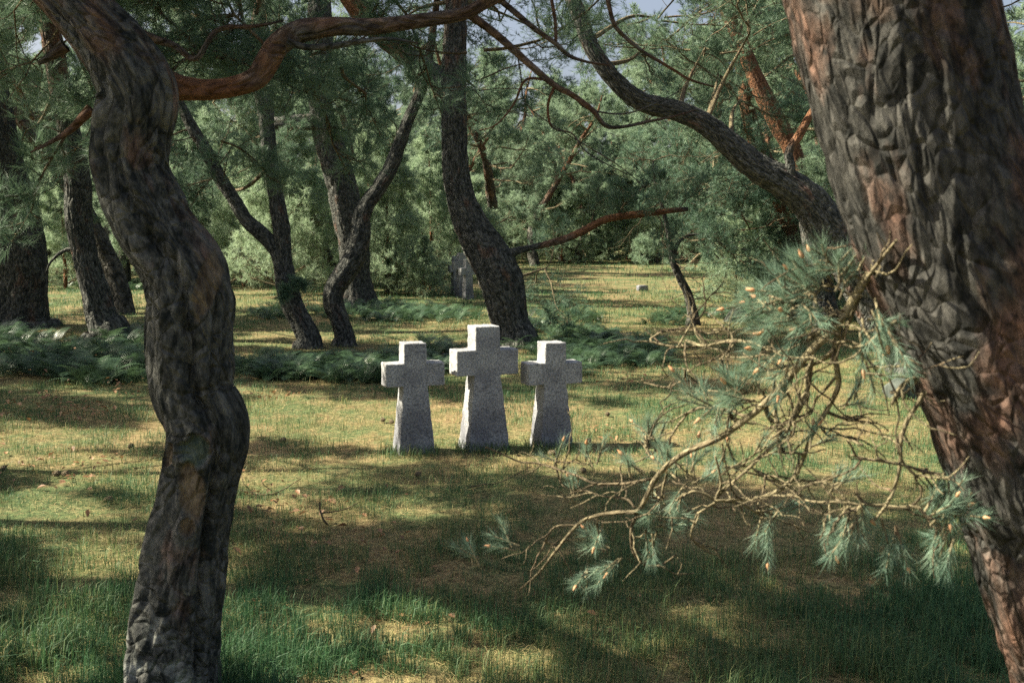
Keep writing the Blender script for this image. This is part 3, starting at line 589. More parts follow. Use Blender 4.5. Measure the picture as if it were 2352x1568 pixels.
tree('pine_tree', 'slim leaning pine second from the left edge, orange above, swollen bark foot',
     [(248, 780, 84), (236, 735, 70), (216, 660, 58), (196, 580, 54), (180, 500, 58), (180, 430, 56), (166, 340, 52), (150, 260, 48, .1), (134, 190, 46, .4), (124, 120, 46, .4), (112, 50, 44, .6), (100, -40, 38, .7), (60, -200, 30, 1), (40, -400, 14, 1)], 16.5,
     branches=[dict(p=[(200, 570, 12), (150, 575, 9), (118, 600, 6), (106, 625, 4)], Y=16.5, n=1)],
     crown=std_crown(18, [(60, 300, 17.5, 50, 60, 3), (230, 30, 17.5, 60, 40, 4)]), lod=MID, seed=22, freq=8, amp=0.025)
tree('pine_tree', 'dark pine half hidden behind the snaking trunk',
     [(272, 640, 46), (262, 560, 40), (256, 480, 38), (262, 380, 34), (270, 250, 30), (280, 120, 26), (260, -60, 18)], 33, crown=std_crown(40, [(300, 400, 33, 80, 80, 7), (200, 470, 33, 80, 60, 6)], s=(1, 1.6)), lod=MID, seed=23, freq=5, amp=0.03, res=0.06)
tree('pine_tree', 'thin bowed pine forking low toward the left, in front of young pines',
     [(708, 792, 50), (690, 735, 46), (668, 690, 50), (656, 640, 48), (650, 590, 40), (646, 520, 38), (634, 450, 36), (622, 380, 34), (615, 310, 34), (608, 240, 36), (600, 180, 40, .2), (590, 110, 36, .4), (600, 0, 30, .6), (620, -150, 22, 1), (640, -300, 10, 1)], 15.7,
     branches=[dict(p=[(648, 605, 40), (630, 570, 34), (598, 535, 36), (566, 505, 32), (535, 455, 30), (500, 400, 30), (470, 340, 28), (440, 290, 26), (415, 240, 20), (390, 180, 12)], Y=15.7, n=7, set=PB, s=(.6, 1), f=(.4, 1)),
               dict(p=[(648, 640, 12), (662, 650, 6), (668, 656, 3)], Y=15.4, n=2, f=(.6, 1), s=(.25, .35))],
     crown=std_crown(26, [(540, 320, 15, 50, 50, 2), (480, 430, 16.5, 70, 60, 5, .35), (650, 110, 15, 60, 40, 3, .4)]), lod=MID, seed=24, freq=8, amp=0.022)
tree('pine_tree', 'dark pine with a stub pointing left, behind the forked stem',
     [(822, 692, 74), (818, 640, 66), (812, 560, 66), (800, 500, 68), (788, 440, 66), (775, 390, 66), (757, 330, 62), (742, 270, 54), (736, 200, 54), (738, 120, 54), (735, 40, 52), (735, -60, 46, .3), (745, -200, 34, .8), (740, -350, 16, 1)], 23,
     branches=[dict(p=[(760, 322, 50), (745, 292, 44), (728, 280, 38), (700, 282, 36), (665, 284, 34), (632, 286, 30)], Y=22.9),
               dict(p=[(780, 395, 24), (796, 386, 26), (800, 380, 14)], Y=22.8)],
     crown=std_crown(34, [(800, 225, 23.5, 70, 40, 8, .2), (660, 90, 24, 50, 50, 4, .3), (880, 240, 24, 50, 40, 4, .2), (640, 200, 24, 50, 60, 4)]), lod=(14, 0.085, 0.007), seed=25, freq=6, amp=0.035, res=0.045)
tree('pine_tree', 'bent forked pine whose low stem curves like a knee, one fork rising right',
     [(792, 785, 44), (782, 740, 44), (766, 695, 46), (770, 660, 48), (795, 625, 50), (818, 585, 50), (828, 540, 46), (830, 500, 42), (846, 465, 36), (872, 430, 34), (898, 385, 32), (916, 335, 31), (936, 280, 28), (962, 220, 26), (975, 180, 22), (990, 100, 18, .4), (1010, -50, 12, .8)], 16,
     crown=std_crown(8, [(960, 140, 16, 70, 40, 3, .35)], s=(.7, 1)), lod=MID, seed=26, freq=8, amp=0.022)
tree('pine_tree', 'stout bent pine just behind the tall middle stone cross',
     [(1178, 795, 96), (1170, 740, 88), (1160, 690, 96), (1148, 640, 104), (1120, 585, 96), (1085, 520, 78), (1062, 460, 66), (1048, 400, 60), (1044, 330, 58), (1042, 270, 60), (1040, 220, 60), (1042, 150, 56), (1046, 80, 50, .1), (1050, 0, 46, .3), (1060, -120, 38, .7), (1050, -280, 24, 1), (1060, -420, 10, 1)], 15.6,
     branches=[dict(p=[(1040, 215, 50), (985, 165, 50), (930, 125, 46, .4), (880, 85, 46, .8), (830, 30, 50, 1), (790, -30, 46, 1), (740, -120, 36, 1), (700, -260, 20, 1)], Y=15.6, n=8, set=PB, s=(.6, 1), f=(.6, 1)),
               dict(p=[(1172, 582, 24), (1205, 572, 15), (1250, 562, 15, .3), (1300, 548, 17, .5), (1345, 528, 17, .8), (1385, 506, 16, 1), (1425, 497, 16, 1), (1470, 492, 16, 1), (1518, 486, 15, 1), (1580, 480, 10, .3)], Y=15.6, n=7, f=(.45, 1), set=PS, s=(.6, 1.1)),
               dict(p=[(1190, 735, 26), (1205, 752, 22), (1222, 775, 18)], Y=15.6)],
     crown=std_crown(24, [(930, 40, 15, 80, 40, 3, .4), (1255, 615, 16, 40, 25, 3, .3, .4), (1150, 50, 16, 70, 40, 5, .45), (1240, 70, 17, 60, 40, 4, .45), (1090, 200, 16, 50, 50, 4, .35), (1100, 280, 17, 40, 40, 2, .35)]), lod=MID, seed=27, freq=8, amp=0.028)
tree('pine_tree', 'pine with a long dark trunk bowed over leftwards, beside the clearing',
     [(2120, 870, 120), (2070, 790, 112), (2010, 700, 104), (1960, 610, 100), (1905, 530, 96), (1860, 465, 84), (1800, 420, 72), (1730, 380, 62), (1680, 335, 55), (1620, 285, 50), (1560, 257, 46), (1480, 235, 42), (1430, 200, 38), (1385, 150, 36), (1352, 95, 35), (1332, 40, 35), (1312, -20, 33, .3), (1300, -140, 30, .8), (1320, -280, 14, 1)], 12.7,
     branches=[dict(p=[(1815, 420, 26), (1816, 380, 22), (1812, 350, 20, .3), (1836, 310, 20, .6), (1862, 262, 16, .8), (1880, 235, 8, .8)], Y=12.6, n=1)],
     crown=std_crown(12, [(1620, 110, 13.2, 80, 40, 5, .6), (1720, 80, 12.5, 60, 50, 5, .55), (1480, 110, 13.9, 80, 40, 4, .4), (1650, 170, 13.9, 80, 30, 3, .35), (1500, 40, 13.5, 100, 40, 4, .5), (1700, 230, 13.9, 40, 30, 2, .5)]), lod=(20, 0.07, 0.0042), seed=28, freq=9, amp=0.022)
tree('pine_tree', 'orange-barked pine leaning left behind the bowed trunk, sunlit flakes on its bark',
     [(1900, 760, 54), (1880, 620, 50), (1850, 470, 46, .3), (1822, 350, 42, .9), (1790, 290, 42, 1), (1755, 220, 40, 1), (1728, 160, 36, 1), (1700, 90, 32, 1), (1660, 0, 28, 1), (1630, -140, 18, 1)], 17.5,
     crown=std_crown(14, [(1750, 30, 17, 80, 50, 5, .5), (1620, 110, 18, 70, 50, 4, .5)]), lod=MID, seed=29, freq=8, amp=0.02)
tree('pine_tree', 'second orange-brown pine, darker, left of the sunlit leaning one',
     [(1850, 655, 44), (1835, 580, 40, .4), (1800, 480, 38, .6), (1762, 380, 36, .7), (1735, 320, 36, .9), (1715, 240, 34, .9), (1708, 180, 30, .9), (1690, 80, 26, 1), (1660, -80, 16, 1)], 20,
     crown=std_crown(12, [(1650, 420, 19, 90, 70, 12, .25), (1760, 520, 18.5, 100, 70, 12, .25), (1580, 470, 19, 60, 50, 5, .3), (1700, 600, 18, 90, 30, 5, .2), (1800, 400, 19, 60, 60, 6, .3), (1600, 380, 20, 60, 40, 4, .3), (1880, 560, 18, 50, 60, 5, .3)]), lod=(14, 0.08, 0.0065), seed=30, freq=8, amp=0.02)
tree('pine_tree', 'fallen-looking pinkish pine trunk slanting low at the right',
     [(1800, 680, 40, .3), (1765, 650, 40, .35), (1725, 620, 36, .35), (1692, 588, 26, .35), (1660, 560, 18, .4), (1640, 520, 12, .5)], 27,
     crown=std_crown(8, last=3, s=(.5, .9)), lod=MID, seed=31, freq=6, amp=0.02, res=0.05)
def sap_crown(A, rng, P):
    P = np.array(P)[:, :3]
    for i in range(26):   # almost bare, curved twigs
        k = rng.integers(3, len(P)); d = np.array([rng.normal(0, 1), rng.normal(0, .8), rng.uniform(-.35, .4)])
        S = wiggle(rng, P[k], d, rng.uniform(0.5, 1.3), 9, 0.22, -0.03); A.tube(S, np.linspace(0.009, 0.002, 9), 4, 0.1)
        for q in (3, 5, 6, 7):
            s2 = wiggle(rng, S[q], S[q] - S[q - 1] + rng.normal(0, .08, 3), rng.uniform(.15, .45), 6, 0.3, -0.04); A.tube(s2, np.linspace(0.004, 0.0015, 6), 3, 0.1)
            if rng.random() < 0.5: k2 = 2; A.tufts(np.repeat(s2[-1:], k2, 0), unit(rng.normal(size=(k2, 3)) + (s2[-1] - s2[-2]) * 20), np.full(k2, 0.08), rng.uniform(.1, .7, k2))
tree('young_pine', 'thin dark young tree with nearly bare twigs standing alone in the clearing',
     [(1592, 748, 24), (1588, 705, 22), (1580, 675, 20), (1560, 635, 18), (1546, 600, 17), (1540, 560, 14), (1532, 520, 12), (1520, 470, 9), (1505, 420, 6), (1500, 370, 4)], 18.6, cat='young tree',
     branches=[dict(p=[(1548, 605, 12), (1552, 570, 10), (1572, 545, 8), (1610, 540, 5), (1660, 560, 3), (1720, 575, 2)], Y=18.6)],
     crown=sap_crown, lod=(14, 0.07, 0.005), seed=32, freq=8, amp=0.01, mat=M_BARK_FAR)

# ------------------------------------------------------------------ background trees: built once per form, then copied
def bg_tree(name, seed, H, nl, nmat, lod, bough, low=0.12, lean=0.25, r0=0.2, spread=1.0):
    rng = np.random.default_rng(seed); root = empty(name, (0, 0, 0))
    C = wiggle(rng, (0, 0, -0.1), (rng.normal(0, lean), rng.normal(0, lean), 1), H, 9, 0.16, 0.12)
    R = np.linspace(r0, 0.03, 9); Yg = np.linspace(-0.2, 1.1, 9)
    link('trunk', trunk_mesh('trunk', [tuple(c) + (r, max(0, min(1, y))) for c, r, y in zip(C, R, Yg)], M_BARK_FAR, res=0.09, amp=0.03, freq=5, seed=seed, sides=12), root)
    A = Acc(); CC, _ = catmull(C, 40)
    for i in range(nl):
        f = low + (0.98 - low) * (i + rng.random()) / nl; k = int(f * 39); a = rng.uniform(0, 2 * math.pi); L = spread * (1.0 + 1.5 * math.sin(math.pi * min(1, 0.15 + f * 0.85))) * rng.uniform(0.7, 1.2)
        S = wiggle(rng, CC[k], (math.cos(a), math.sin(a), rng.uniform(-0.25, 0.45)), L, 7, 0.22, 0.02)
        A.tube(S, np.linspace(0.045, 0.01, 7), 5, 0.5)
        for q in range(bough):
            j = rng.integers(2, 7); d = S[min(j, 6)] - S[j - 1]; place(A, PB[rng.integers(5)], S[j], unit(d[None])[0] + rng.normal(0, 0.5, 3), rng.uniform(0.55, 0.95), rng, rng.uniform(.35, .65))
    finish_crown(A, root, (0, 0, 0), nmat, *lod, seed); return root
def copy_tree(o, loc, rz, s):
    c = o.copy(); COL.objects.link(c); c.location = loc; c.rotation_euler = (0, 0, rz); c.scale = (s, s, s)
    for ch in o.children:
        d = ch.copy(); COL.objects.link(d); d.parent = c
    return c
BGL = (11, 0.10, 0.011)
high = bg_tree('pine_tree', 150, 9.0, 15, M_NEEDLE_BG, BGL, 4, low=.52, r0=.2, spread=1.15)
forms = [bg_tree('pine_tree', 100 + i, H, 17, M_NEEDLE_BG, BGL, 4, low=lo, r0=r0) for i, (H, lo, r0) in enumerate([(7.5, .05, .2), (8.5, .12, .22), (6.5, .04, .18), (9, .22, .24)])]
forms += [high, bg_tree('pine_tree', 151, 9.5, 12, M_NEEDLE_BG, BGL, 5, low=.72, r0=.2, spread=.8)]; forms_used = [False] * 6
def sapling(seed, H):
    rng = np.random.default_rng(seed); root = empty('young_pine', (0, 0, 0))
    C = wiggle(rng, (0, 0, -0.05), (0, 0, 1), H, 9, 0.03, 0.2)
    link('trunk', trunk_mesh('trunk', [tuple(c) + (r, 0.8) for c, r in zip(C, np.linspace(0.055, 0.012, 9))], M_BARK_FAR, res=0.1, amp=0.004, freq=8, seed=seed, sides=8), root)
    A = Acc(); CC, _ = catmull(C, 40); nw = int(H / 0.38)
    for i in range(nw):
        f = 0.06 + 0.93 * i / nw; k = min(39, int(f * 39)); a0 = rng.uniform(0, 6)
        for q in range(5):
            a = a0 + q * 1.257 + rng.normal(0, .15); s = (1.15 - f) * rng.uniform(0.75, 1.05); place(A, PB[rng.integers(5)], CC[k], (math.cos(a), math.sin(a), 0.30 + 0.4 * f), s, rng, rng.uniform(.5, .8))
    A.tufts(CC[-2:], np.array([[0, 0, 1.0]] * 2), np.full(2, 0.2), np.full(2, .8))
    finish_crown(A, root, (0, 0, 0), M_YOUNG, 12, 0.09, 0.008, seed); return root
saps = [sapling(200, 4.2), sapling(201, 3.2)]; saps_used = [False, False]
def put(kind, px, Y, s, rz, label, group, cat='pine tree'):
    src, used = (forms, forms_used) if kind < 10 else (saps, saps_used); k = kind % 10
    x = (px - CX) / F * Y; loc = (x, Y, gh(x, Y) - 0.02)
    if not used[k]:
        o = src[k]; used[k] = True; o.location = loc; o.rotation_euler = (0, 0, rz); o.scale = (s, s, s)
    else: o = copy_tree(src[k], loc, rz, s)
    tag(o, label, cat, group); return o
rng = np.random.default_rng(5)
for px, Y, s, k in [(560, 30, 1, 10), (655, 27, 1.15, 10), (720, 33, 1.1, 11), (890, 27, 1.0, 10), (990, 29, 1.05, 10), (940, 34, 1.25, 11), (850, 36, 1.2, 10), (780, 40, 1.3, 10), (1075, 36, 1.1, 11), (600, 38, 1.2, 11), (470, 33, 1.1, 10), (150, 30, 1.0, 11), (330, 36, 1.2, 10)]:
    put(k, px, Y, s, rng.uniform(0, 6), 'pale green young pine with a thin straight stem and whorled twigs in the background thicket', 'young pines in the thicket beyond the forked tree', 'young pine')
for px, Y, s, k in [(1130, 52, 1.1, 10), (1200, 56, 1.3, 11), (1290, 50, 1.2, 11), (1350, 58, 1.2, 10), (1440, 54, 1.1, 10), (1520, 50, 1.3, 11), (1600, 57, 1.2, 10), (1680, 49, 1.1, 10), (1400, 64, 1.6, 10), (1250, 66, 1.6, 10), (1560, 66, 1.6, 10)]:
    put(k, px, Y, s, rng.uniform(0, 6), 'small bushy young pine at the far end of the sunny clearing', 'young pines at the far end of the clearing', 'young pine')
for px, Y, s, k, lb in [(1690, 25, .62, 10, 'low bushy pine right of the thin bare tree, farther back'), (1770, 22, .55, 11, 'low bushy pine half hidden by the near bough, left one'), (1860, 20, .6, 10, 'low bushy pine beside the foot of the bowed trunk'), (905, 27, .34, 11, 'knee-high pine standing in for fallen boughs right of the dark pine with the stub'), (975, 26, .36, 10, 'knee-high pine standing in for fallen boughs left of the far stone crosses')]:  # last two are small pines standing in for fallen boughs
    put(k, px, Y, s, px * .7, lb, 'low pine scrub in the middle distance', 'young pine')
G_BG = 'pines of the wood beyond the clearing'
def bgl(k): return ['broad pale green pine with low boughs in the wood beyond the clearing'][0]
spots = []
for row, (Y, n, lo, hi) in enumerate([(33, 3, -150, 330), (42, 8, -150, 1130), (50, 12, -200, 2500), (56, 13, -200, 2550), (62, 13, -200, 2550), (68, 11, -200, 2550), (80, 12, -200, 2600), (95, 13, -200, 2600)]):
    for i in range(n):
        px = lo + (hi - lo) * (i + 0.5 + rng.uniform(-.3, .3)) / n; y = Y + rng.uniform(-2.5, 2.5)
        spots.append((px, y))
for px, Y in [(1750, 31), (1900, 27), (2020, 24), (2200, 20), (2330, 17), (2450, 24), (1650, 43), (1850, 40), (2060, 36), (2260, 32), (1480, 55), (1320, 52), (1230, 48)]: spots.append((px, Y))
def bg_label(px, Y):
    row = 'near row' if Y < 46 else ('middle rows' if Y < 64 else 'farthest rows')
    gap = ('left of the snaking trunk' if px < 300 else 'between the snaking trunk and the forked pine' if px < 800 else 'between the forked pine and the stout bent pine' if px < 1080
           else 'behind the sunny clearing' if px < 1700 else 'behind and beside the huge right trunk')
    return 'broad pale green background pine %s, %s' % (gap, row), 'background pines %s, %s' % (gap, row)
put(4, 290, 20.5, 1.0, 1.0, 'high-crowned pine added out of sight behind the snaking trunk to shade the clearing', 'high-crowned pines'); put(4, 795, 28, 1.05, 2.0, 'high-crowned pine added behind the dark pine with the stub to shade the clearing', 'high-crowned pines')  # both pines added so their high crowns shade the clearing
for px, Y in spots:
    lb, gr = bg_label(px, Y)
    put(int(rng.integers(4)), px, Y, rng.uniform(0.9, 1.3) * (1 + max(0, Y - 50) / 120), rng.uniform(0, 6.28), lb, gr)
# unseen pines outside the left edge, placed so their crowns shade the grass
CEN = {4: (-1.5, 3.35), 5: (-2.4, -.7)}       # where each leaning form carries its crown
def crown_over(X, Y, s, k, a): c = CEN[k]; return (X - s * (c[0] * math.cos(a) - c[1] * math.sin(a)), Y - s * (c[0] * math.sin(a) + c[1] * math.cos(a)), s, k, a)
for px_, Y, s, k, a_ in [crown_over(-6.7, 4.7, .72, 4, -1.9), crown_over(-4.3, 5.7, .95, 4, -2.1), crown_over(-6.1, 6.6, .8, 5, -3.4), crown_over(-5.0, 2.5, 1.2, 5, -3.0), (-6.6, 7.7, .55, 1, 1.2), (-8.6, 13.3, .95, 4, 1.5), (-10.6, 14.6, 1, 4, 4), (-10.4, 9.4, .85, 3, 5), (-11.5, 16, 1, 4, 0), (-14, 15.5, 1.1, 3, 2)]:
    x = px_; put(k, CX + x / Y * F, Y, s, a_, 'unseen pine placed outside the left edge to shade the grass', 'pines outside the left edge')

# ------------------------------------------------------------------ ground
def ground():
    u = np.linspace(-1, 1, 300); X = np.sinh(u * 5.2) / np.sinh(5.2) * 420
    v = np.linspace(-0.35, 1, 420); Yc = np.sinh(v * 5.0) / np.sinh(5.0) * 520 + 4.0
    XX, YY = np.meshgrid(X, Yc); Z = ground_h(XX, YY); nx = len(X)
    V = np.stack([XX, YY, Z], -1).reshape(-1, 3)
    i = np.arange(len(Yc) - 1)[:, None] * nx; j = np.arange(nx - 1)[None]
    Fq = np.stack([i + j, i + j + 1, i + nx + j + 1, i + nx + j], -1).reshape(-1, 4)
    o = link('ground', np_mesh('ground', V, [Fq], [M_GROUND])); tag(o, kind='structure')
ground()
def greenness(x, y):
    g = 0.17 + 0.55 * vn(x, y, 1.1, 11) + 0.35 * vn(x, y, 0.35, 12) + 0.25 * vn(x, y, 3.2, 13)
    near_ = np.clip((5.6 - y) / 1.0, 0, 1) * 0.34                               # greener close to the camera: the shade's dark green put into the grass
    band = np.exp(-((y - 8.1) / 0.35) ** 2) * 0.22 * (np.abs(x + 0.1) < 2.2)      # fringe at the feet of the crosses
    far = np.clip((y - 16) / 8, 0, 1) * 0.15
    return np.clip((g - 0.42) * 1.7 + near_ + band + far, 0, 1)
def blades(name, n, y0, y1, hmin, hmax, wd, rng, green, lay=0.5, pw=1.0, half=0.56, margin=0.6, straw=False):
    # uniform over the visible wedge
    y = np.sqrt(rng.uniform(y0 ** 2, y1 ** 2, n)) if not pw == 1.0 else (y0 * (y1 / y0) ** rng.random(n))
    x = rng.uniform(-1, 1, n) * (half * y + margin)
    g = greenness(x, y)
    if green:
        dens = vn(x, y, 0.30, 21) * 0.55 + vn(x, y, 0.07, 22) * 0.45
        keep = rng.random(n) < np.clip((g * 1.25 + 0.12) * np.clip((dens - 0.34) * 3.4, 0, 1), 0, 1)
    else: keep = rng.random(n) < np.clip(1.15 - g * 0.75, 0.2, 1)
    x, y, g = x[keep], y[keep], g[keep]; n = len(x)
    z = ground_h(x, y); base = np.stack([x, y, z - 0.004], -1)
    a = rng.uniform(0, 2 * math.pi, n); h = rng.uniform(hmin, hmax, n) * (0.55 + 0.75 * vn(x, y, 0.5, 23)) * (1 + 0.4 * np.clip((5 - y) / 1.5, 0, 1) if green else 1)
    lean = np.clip(rng.normal(lay, 0.22, n), 0.05, 0.97); dr = np.stack([np.cos(a), np.sin(a), np.zeros(n)], -1); up = np.array([0, 0, 1.0])
    m = base + (dr * (lean * 0.35)[:, None] + up * (1 - lean * 0.45)[:, None]) * (h * 0.55)[:, None]
    tip = m + (dr * (lean * 1.0)[:, None] + up * (0.75 - lean * 1.05)[:, None]) * (h * 0.5)[:, None]
    if straw:
        zz = rng.uniform(0.002, 0.022, n)[:, None] * up; base = base + zz; m = base + dr * (h * .5)[:, None] + up * (rng.uniform(-.004, .012, n)[:, None]); tip = m + unit(dr + rng.normal(0, .35, (n, 3)) * np.array([1, 1, .15])) * (h * .5)[:, None]
    sd_ = np.stack([-np.sin(a), np.cos(a), rng.normal(0, .3, n)], -1) * (wd * np.maximum(1, y / 7))[:, None] * rng.uniform(.6, 1.2, n)[:, None] * 0.5
    V = np.stack([base - sd_, base + sd_, m - sd_ * .8, m + sd_ * .8, tip], 1).reshape(-1, 3)
    k = np.arange(n)[:, None] * 5
    Ft = np.concatenate([k + np.array([[0, 1, 3]]), k + np.array([[0, 3, 2]]), k + np.array([[2, 3, 4]])])
    t = np.clip((0.45 + 0.5 * g + rng.normal(0, 0.16, n)) if green else rng.beta(1.4, 3.5, n) * 0.75, 0, 1)
    me = np_mesh(name, V, [Ft], [M_GRASS], smooth=False, attrs={'tint': np.repeat(t, 5)})
    return link(name, me)
rg = np.random.default_rng(9)
tag(blades('long_grass', 55000, 3.7, 5.9, 0.08, 0.22, 0.0030, rg, True, 0.45), kind='stuff', label='longer uncut green grass in the shade nearest the camera', cat='grass')
def foot_tufts():
    r = np.random.default_rng(4); V = []; T = []
    for cx0, cx1, py in ((885, 1010, 1040), (1045, 1175, 1032), (1205, 1320, 1026)):
        for i in range(420):
            p = G(r.uniform(cx0, cx1), py + r.normal(3, 6)); b = np.array([p.x, p.y, gh(p.x, p.y)]); h = r.uniform(.04, .12); a = r.uniform(0, 6.28); d = np.array([math.cos(a), math.sin(a), 0]); sd_ = np.array([-d[1], d[0], 0]) * .0016
            m = b + d * h * .2 + np.array([0, 0, h * .6]); t = m + d * h * .35 + np.array([0, 0, h * .3]); V += [b - sd_, b + sd_, m - sd_ * .8, m + sd_ * .8, t]; T += [r.uniform(.4, 1)] * 5
    k = np.arange(len(V) // 5)[:, None] * 5
    me = np_mesh('foot_grass', np.array(V), [np.concatenate([k + np.array([[0, 1, 3]]), k + np.array([[0, 3, 2]]), k + np.array([[2, 3, 4]])])], [M_GRASS], smooth=False, attrs={'tint': np.array(T)})
    tag(link('grass_tufts', me), kind='stuff', label='uncut green grass tufts round the feet of the three crosses', cat='grass')
foot_tufts()
tag(blades('grass', 650000, 2.6, 30, 0.04, 0.15, 0.0026, rg, True, 0.5), kind='stuff', label='short green and yellow grass covering the clearing', cat='grass')
tag(blades('dry_litter', 420000, 2.6, 26, 0.03, 0.10, 0.0020, rg, False, 0.9, straw=True), kind='stuff', label='straw-coloured dead needles and grass matted on the ground', cat='litter')
tag(blades('tall_grass', 60000, 18, 60, 0.10, 0.28, 0.0028, rg, True, 0.35, pw=2, half=0.55), kind='stuff', label='longer meadow grass in the sunny clearing far back', cat='grass')

def ferns(name, label, patches, seed, hgt=0.46):
    rng = np.random.default_rng(seed); Vs = []; Fs = []; T = []; n0 = 0
    for (px, py, rx, ry, cnt) in patches:
        for i in range(int(cnt * 1.4)):
            a = rng.uniform(0, 2 * math.pi); q = math.sqrt(rng.random()); p = G(px + rx * q * math.cos(a), py + ry * q * math.sin(a)); b = np.array([p.x, p.y, gh(p.x, p.y)])
            for f in range(rng.integers(6, 10)):
                az = rng.uniform(0, 2 * math.pi); d = np.array([math.cos(az), math.sin(az), 0]); L = hgt * rng.uniform(.6, 1.15); el = rng.uniform(.5, 1.25); m = 21
                t = np.linspace(0.12, 1, m); ang = el - 1.25 * t ** 1.6
                st = np.stack([np.cos(ang)[:, None] * d + np.sin(ang)[:, None] * np.array([0, 0, 1.0])], 0)[0] * (L / m); C = b + np.cumsum(st, 0)
                sdv = np.array([-d[1], d[0], 0]); ll = L * 0.24 * np.sin(np.pi * np.clip(t * 0.93 + .07, 0, 1)) ** 0.8; tn = unit(st)
                tint = rng.uniform(.1, .95)
                for s in (-1, 1):
                    tip = C + (s * sdv * 0.93 + tn * 0.35 + np.array([0, 0, rng.uniform(-.25, .1)])) * ll[:, None]; w_ = tn * (L / m * 0.24)
                    mid = C * .45 + tip * .55
                    V = np.stack([C - w_ * .6, mid - w_, tip, mid + w_, C + w_ * .6], 1).reshape(-1, 3); k = np.arange(m)[:, None] * 5 + n0
                    Fs.append(np.concatenate([k + np.array([[0, 1, 3]]), k + np.array([[0, 3, 4]]), k + np.array([[1, 2, 3]])])); Vs.append(V); n0 += len(V); T.append(np.full(len(V), tint))
    me = np_mesh(name, np.vstack(Vs), [np.vstack(Fs)], [M_FERN], smooth=False, attrs={'tint': np.concatenate(T)})
    return tag(link(name, me), label, 'fern', kind='stuff')
ferns('fern_patch', 'thick bed of dark ferns at the foot of the left-hand pines', [(60, 830, 170, 50, 60), (220, 850, 130, 40, 50), (0, 790, 90, 25, 20), (280, 800, 60, 30, 14)], 1)
ferns('fern_patch', 'dark fern bed stretching left behind the left cross', [(640, 845, 120, 28, 46), (820, 850, 160, 28, 60), (960, 840, 80, 26, 26), (1000, 800, 40, 20, 8)], 2, .36)
ferns('fern_patch', 'ferns with sunlit fronds right of the bent pine, behind the right cross', [(1290, 790, 120, 40, 60), (1410, 810, 120, 34, 50), (1300, 850, 70, 16, 16), (1290, 740, 90, 18, 24), (1480, 820, 60, 24, 12)], 3, .36)
ferns('fern_patch', 'low shaded ferns around the foot of the two far dark stems', [(880, 725, 170, 18, 80), (640, 728, 60, 12, 20), (1010, 735, 90, 10, 24)], 4, .34)
ferns('fern_patch', 'small fern bed in the shade between the two left pines', [(150, 650, 90, 10, 26), (310, 655, 50, 14, 20)], 5, .4)

ferns('fern_patch', 'low tangled growth around the foot of the thin bare tree', [(1640, 728, 110, 10, 34), (1540, 742, 70, 8, 16), (1730, 740, 60, 12, 20)], 6, .30)
def leaves(name, label, spots_, seed):
    rng = np.random.default_rng(seed); V = []; F_ = []; T = []; n0 = 0
    for (px, py, rx, ry, cnt, lift) in spots_:
        for i in range(cnt):
            p = G(px + rng.normal(0, rx * .6), py + rng.normal(0, ry * .6)); c = np.array([p.x, p.y, gh(p.x, p.y) + 0.02 + rng.random() * lift]); s = rng.uniform(.012, .032)
            u = unit(rng.normal(size=(1, 3)))[0]; v = np.cross(u, [0, 0, 1.0]) + rng.normal(0, .2, 3); v = v / np.linalg.norm(v); u = np.cross(v, unit((np.array([0, 0, 1.0]) + rng.normal(0, .4, 3))[None])[0])
            bend = np.array([0, 0, s * .35]); ring = [c + u * s * math.cos(a) * r + v * s * .62 * math.sin(a) * r + bend * abs(math.sin(a)) for a, r in zip(np.arange(8) * math.pi / 4, (1.15, .85, 1, .8, 1.1, .85, 1, .8))]
            V += ring + [c]; F_ += [(n0 + k, n0 + (k + 1) % 8, n0 + 8) for k in range(8)]; n0 += 9; T += [rng.random()] * 9
    return tag(link(name, np_mesh(name, np.array(V), [np.array(F_)], [M_LEAF], smooth=False, attrs={'tint': np.array(T)})), label, 'leaves', kind='stuff')
leaves('fallen_leaves', 'orange and brown dead leaves lying on the grass and ferns',
       [(120, 940, 160, 22, 150, .02), (160, 860, 160, 40, 50, .3), (300, 900, 60, 20, 30, .05), (620, 905, 90, 10, 40, .02), (900, 890, 100, 8, 30, .02), (700, 1230, 300, 70, 60, .01), (1100, 1400, 400, 80, 20, .01), (1350, 1000, 120, 25, 40, .01), (150, 1080, 150, 60, 60, .01), (1650, 730, 80, 12, 50, .1), (600, 1150, 200, 60, 60, .01), (1450, 880, 90, 12, 30, .02)], 3)

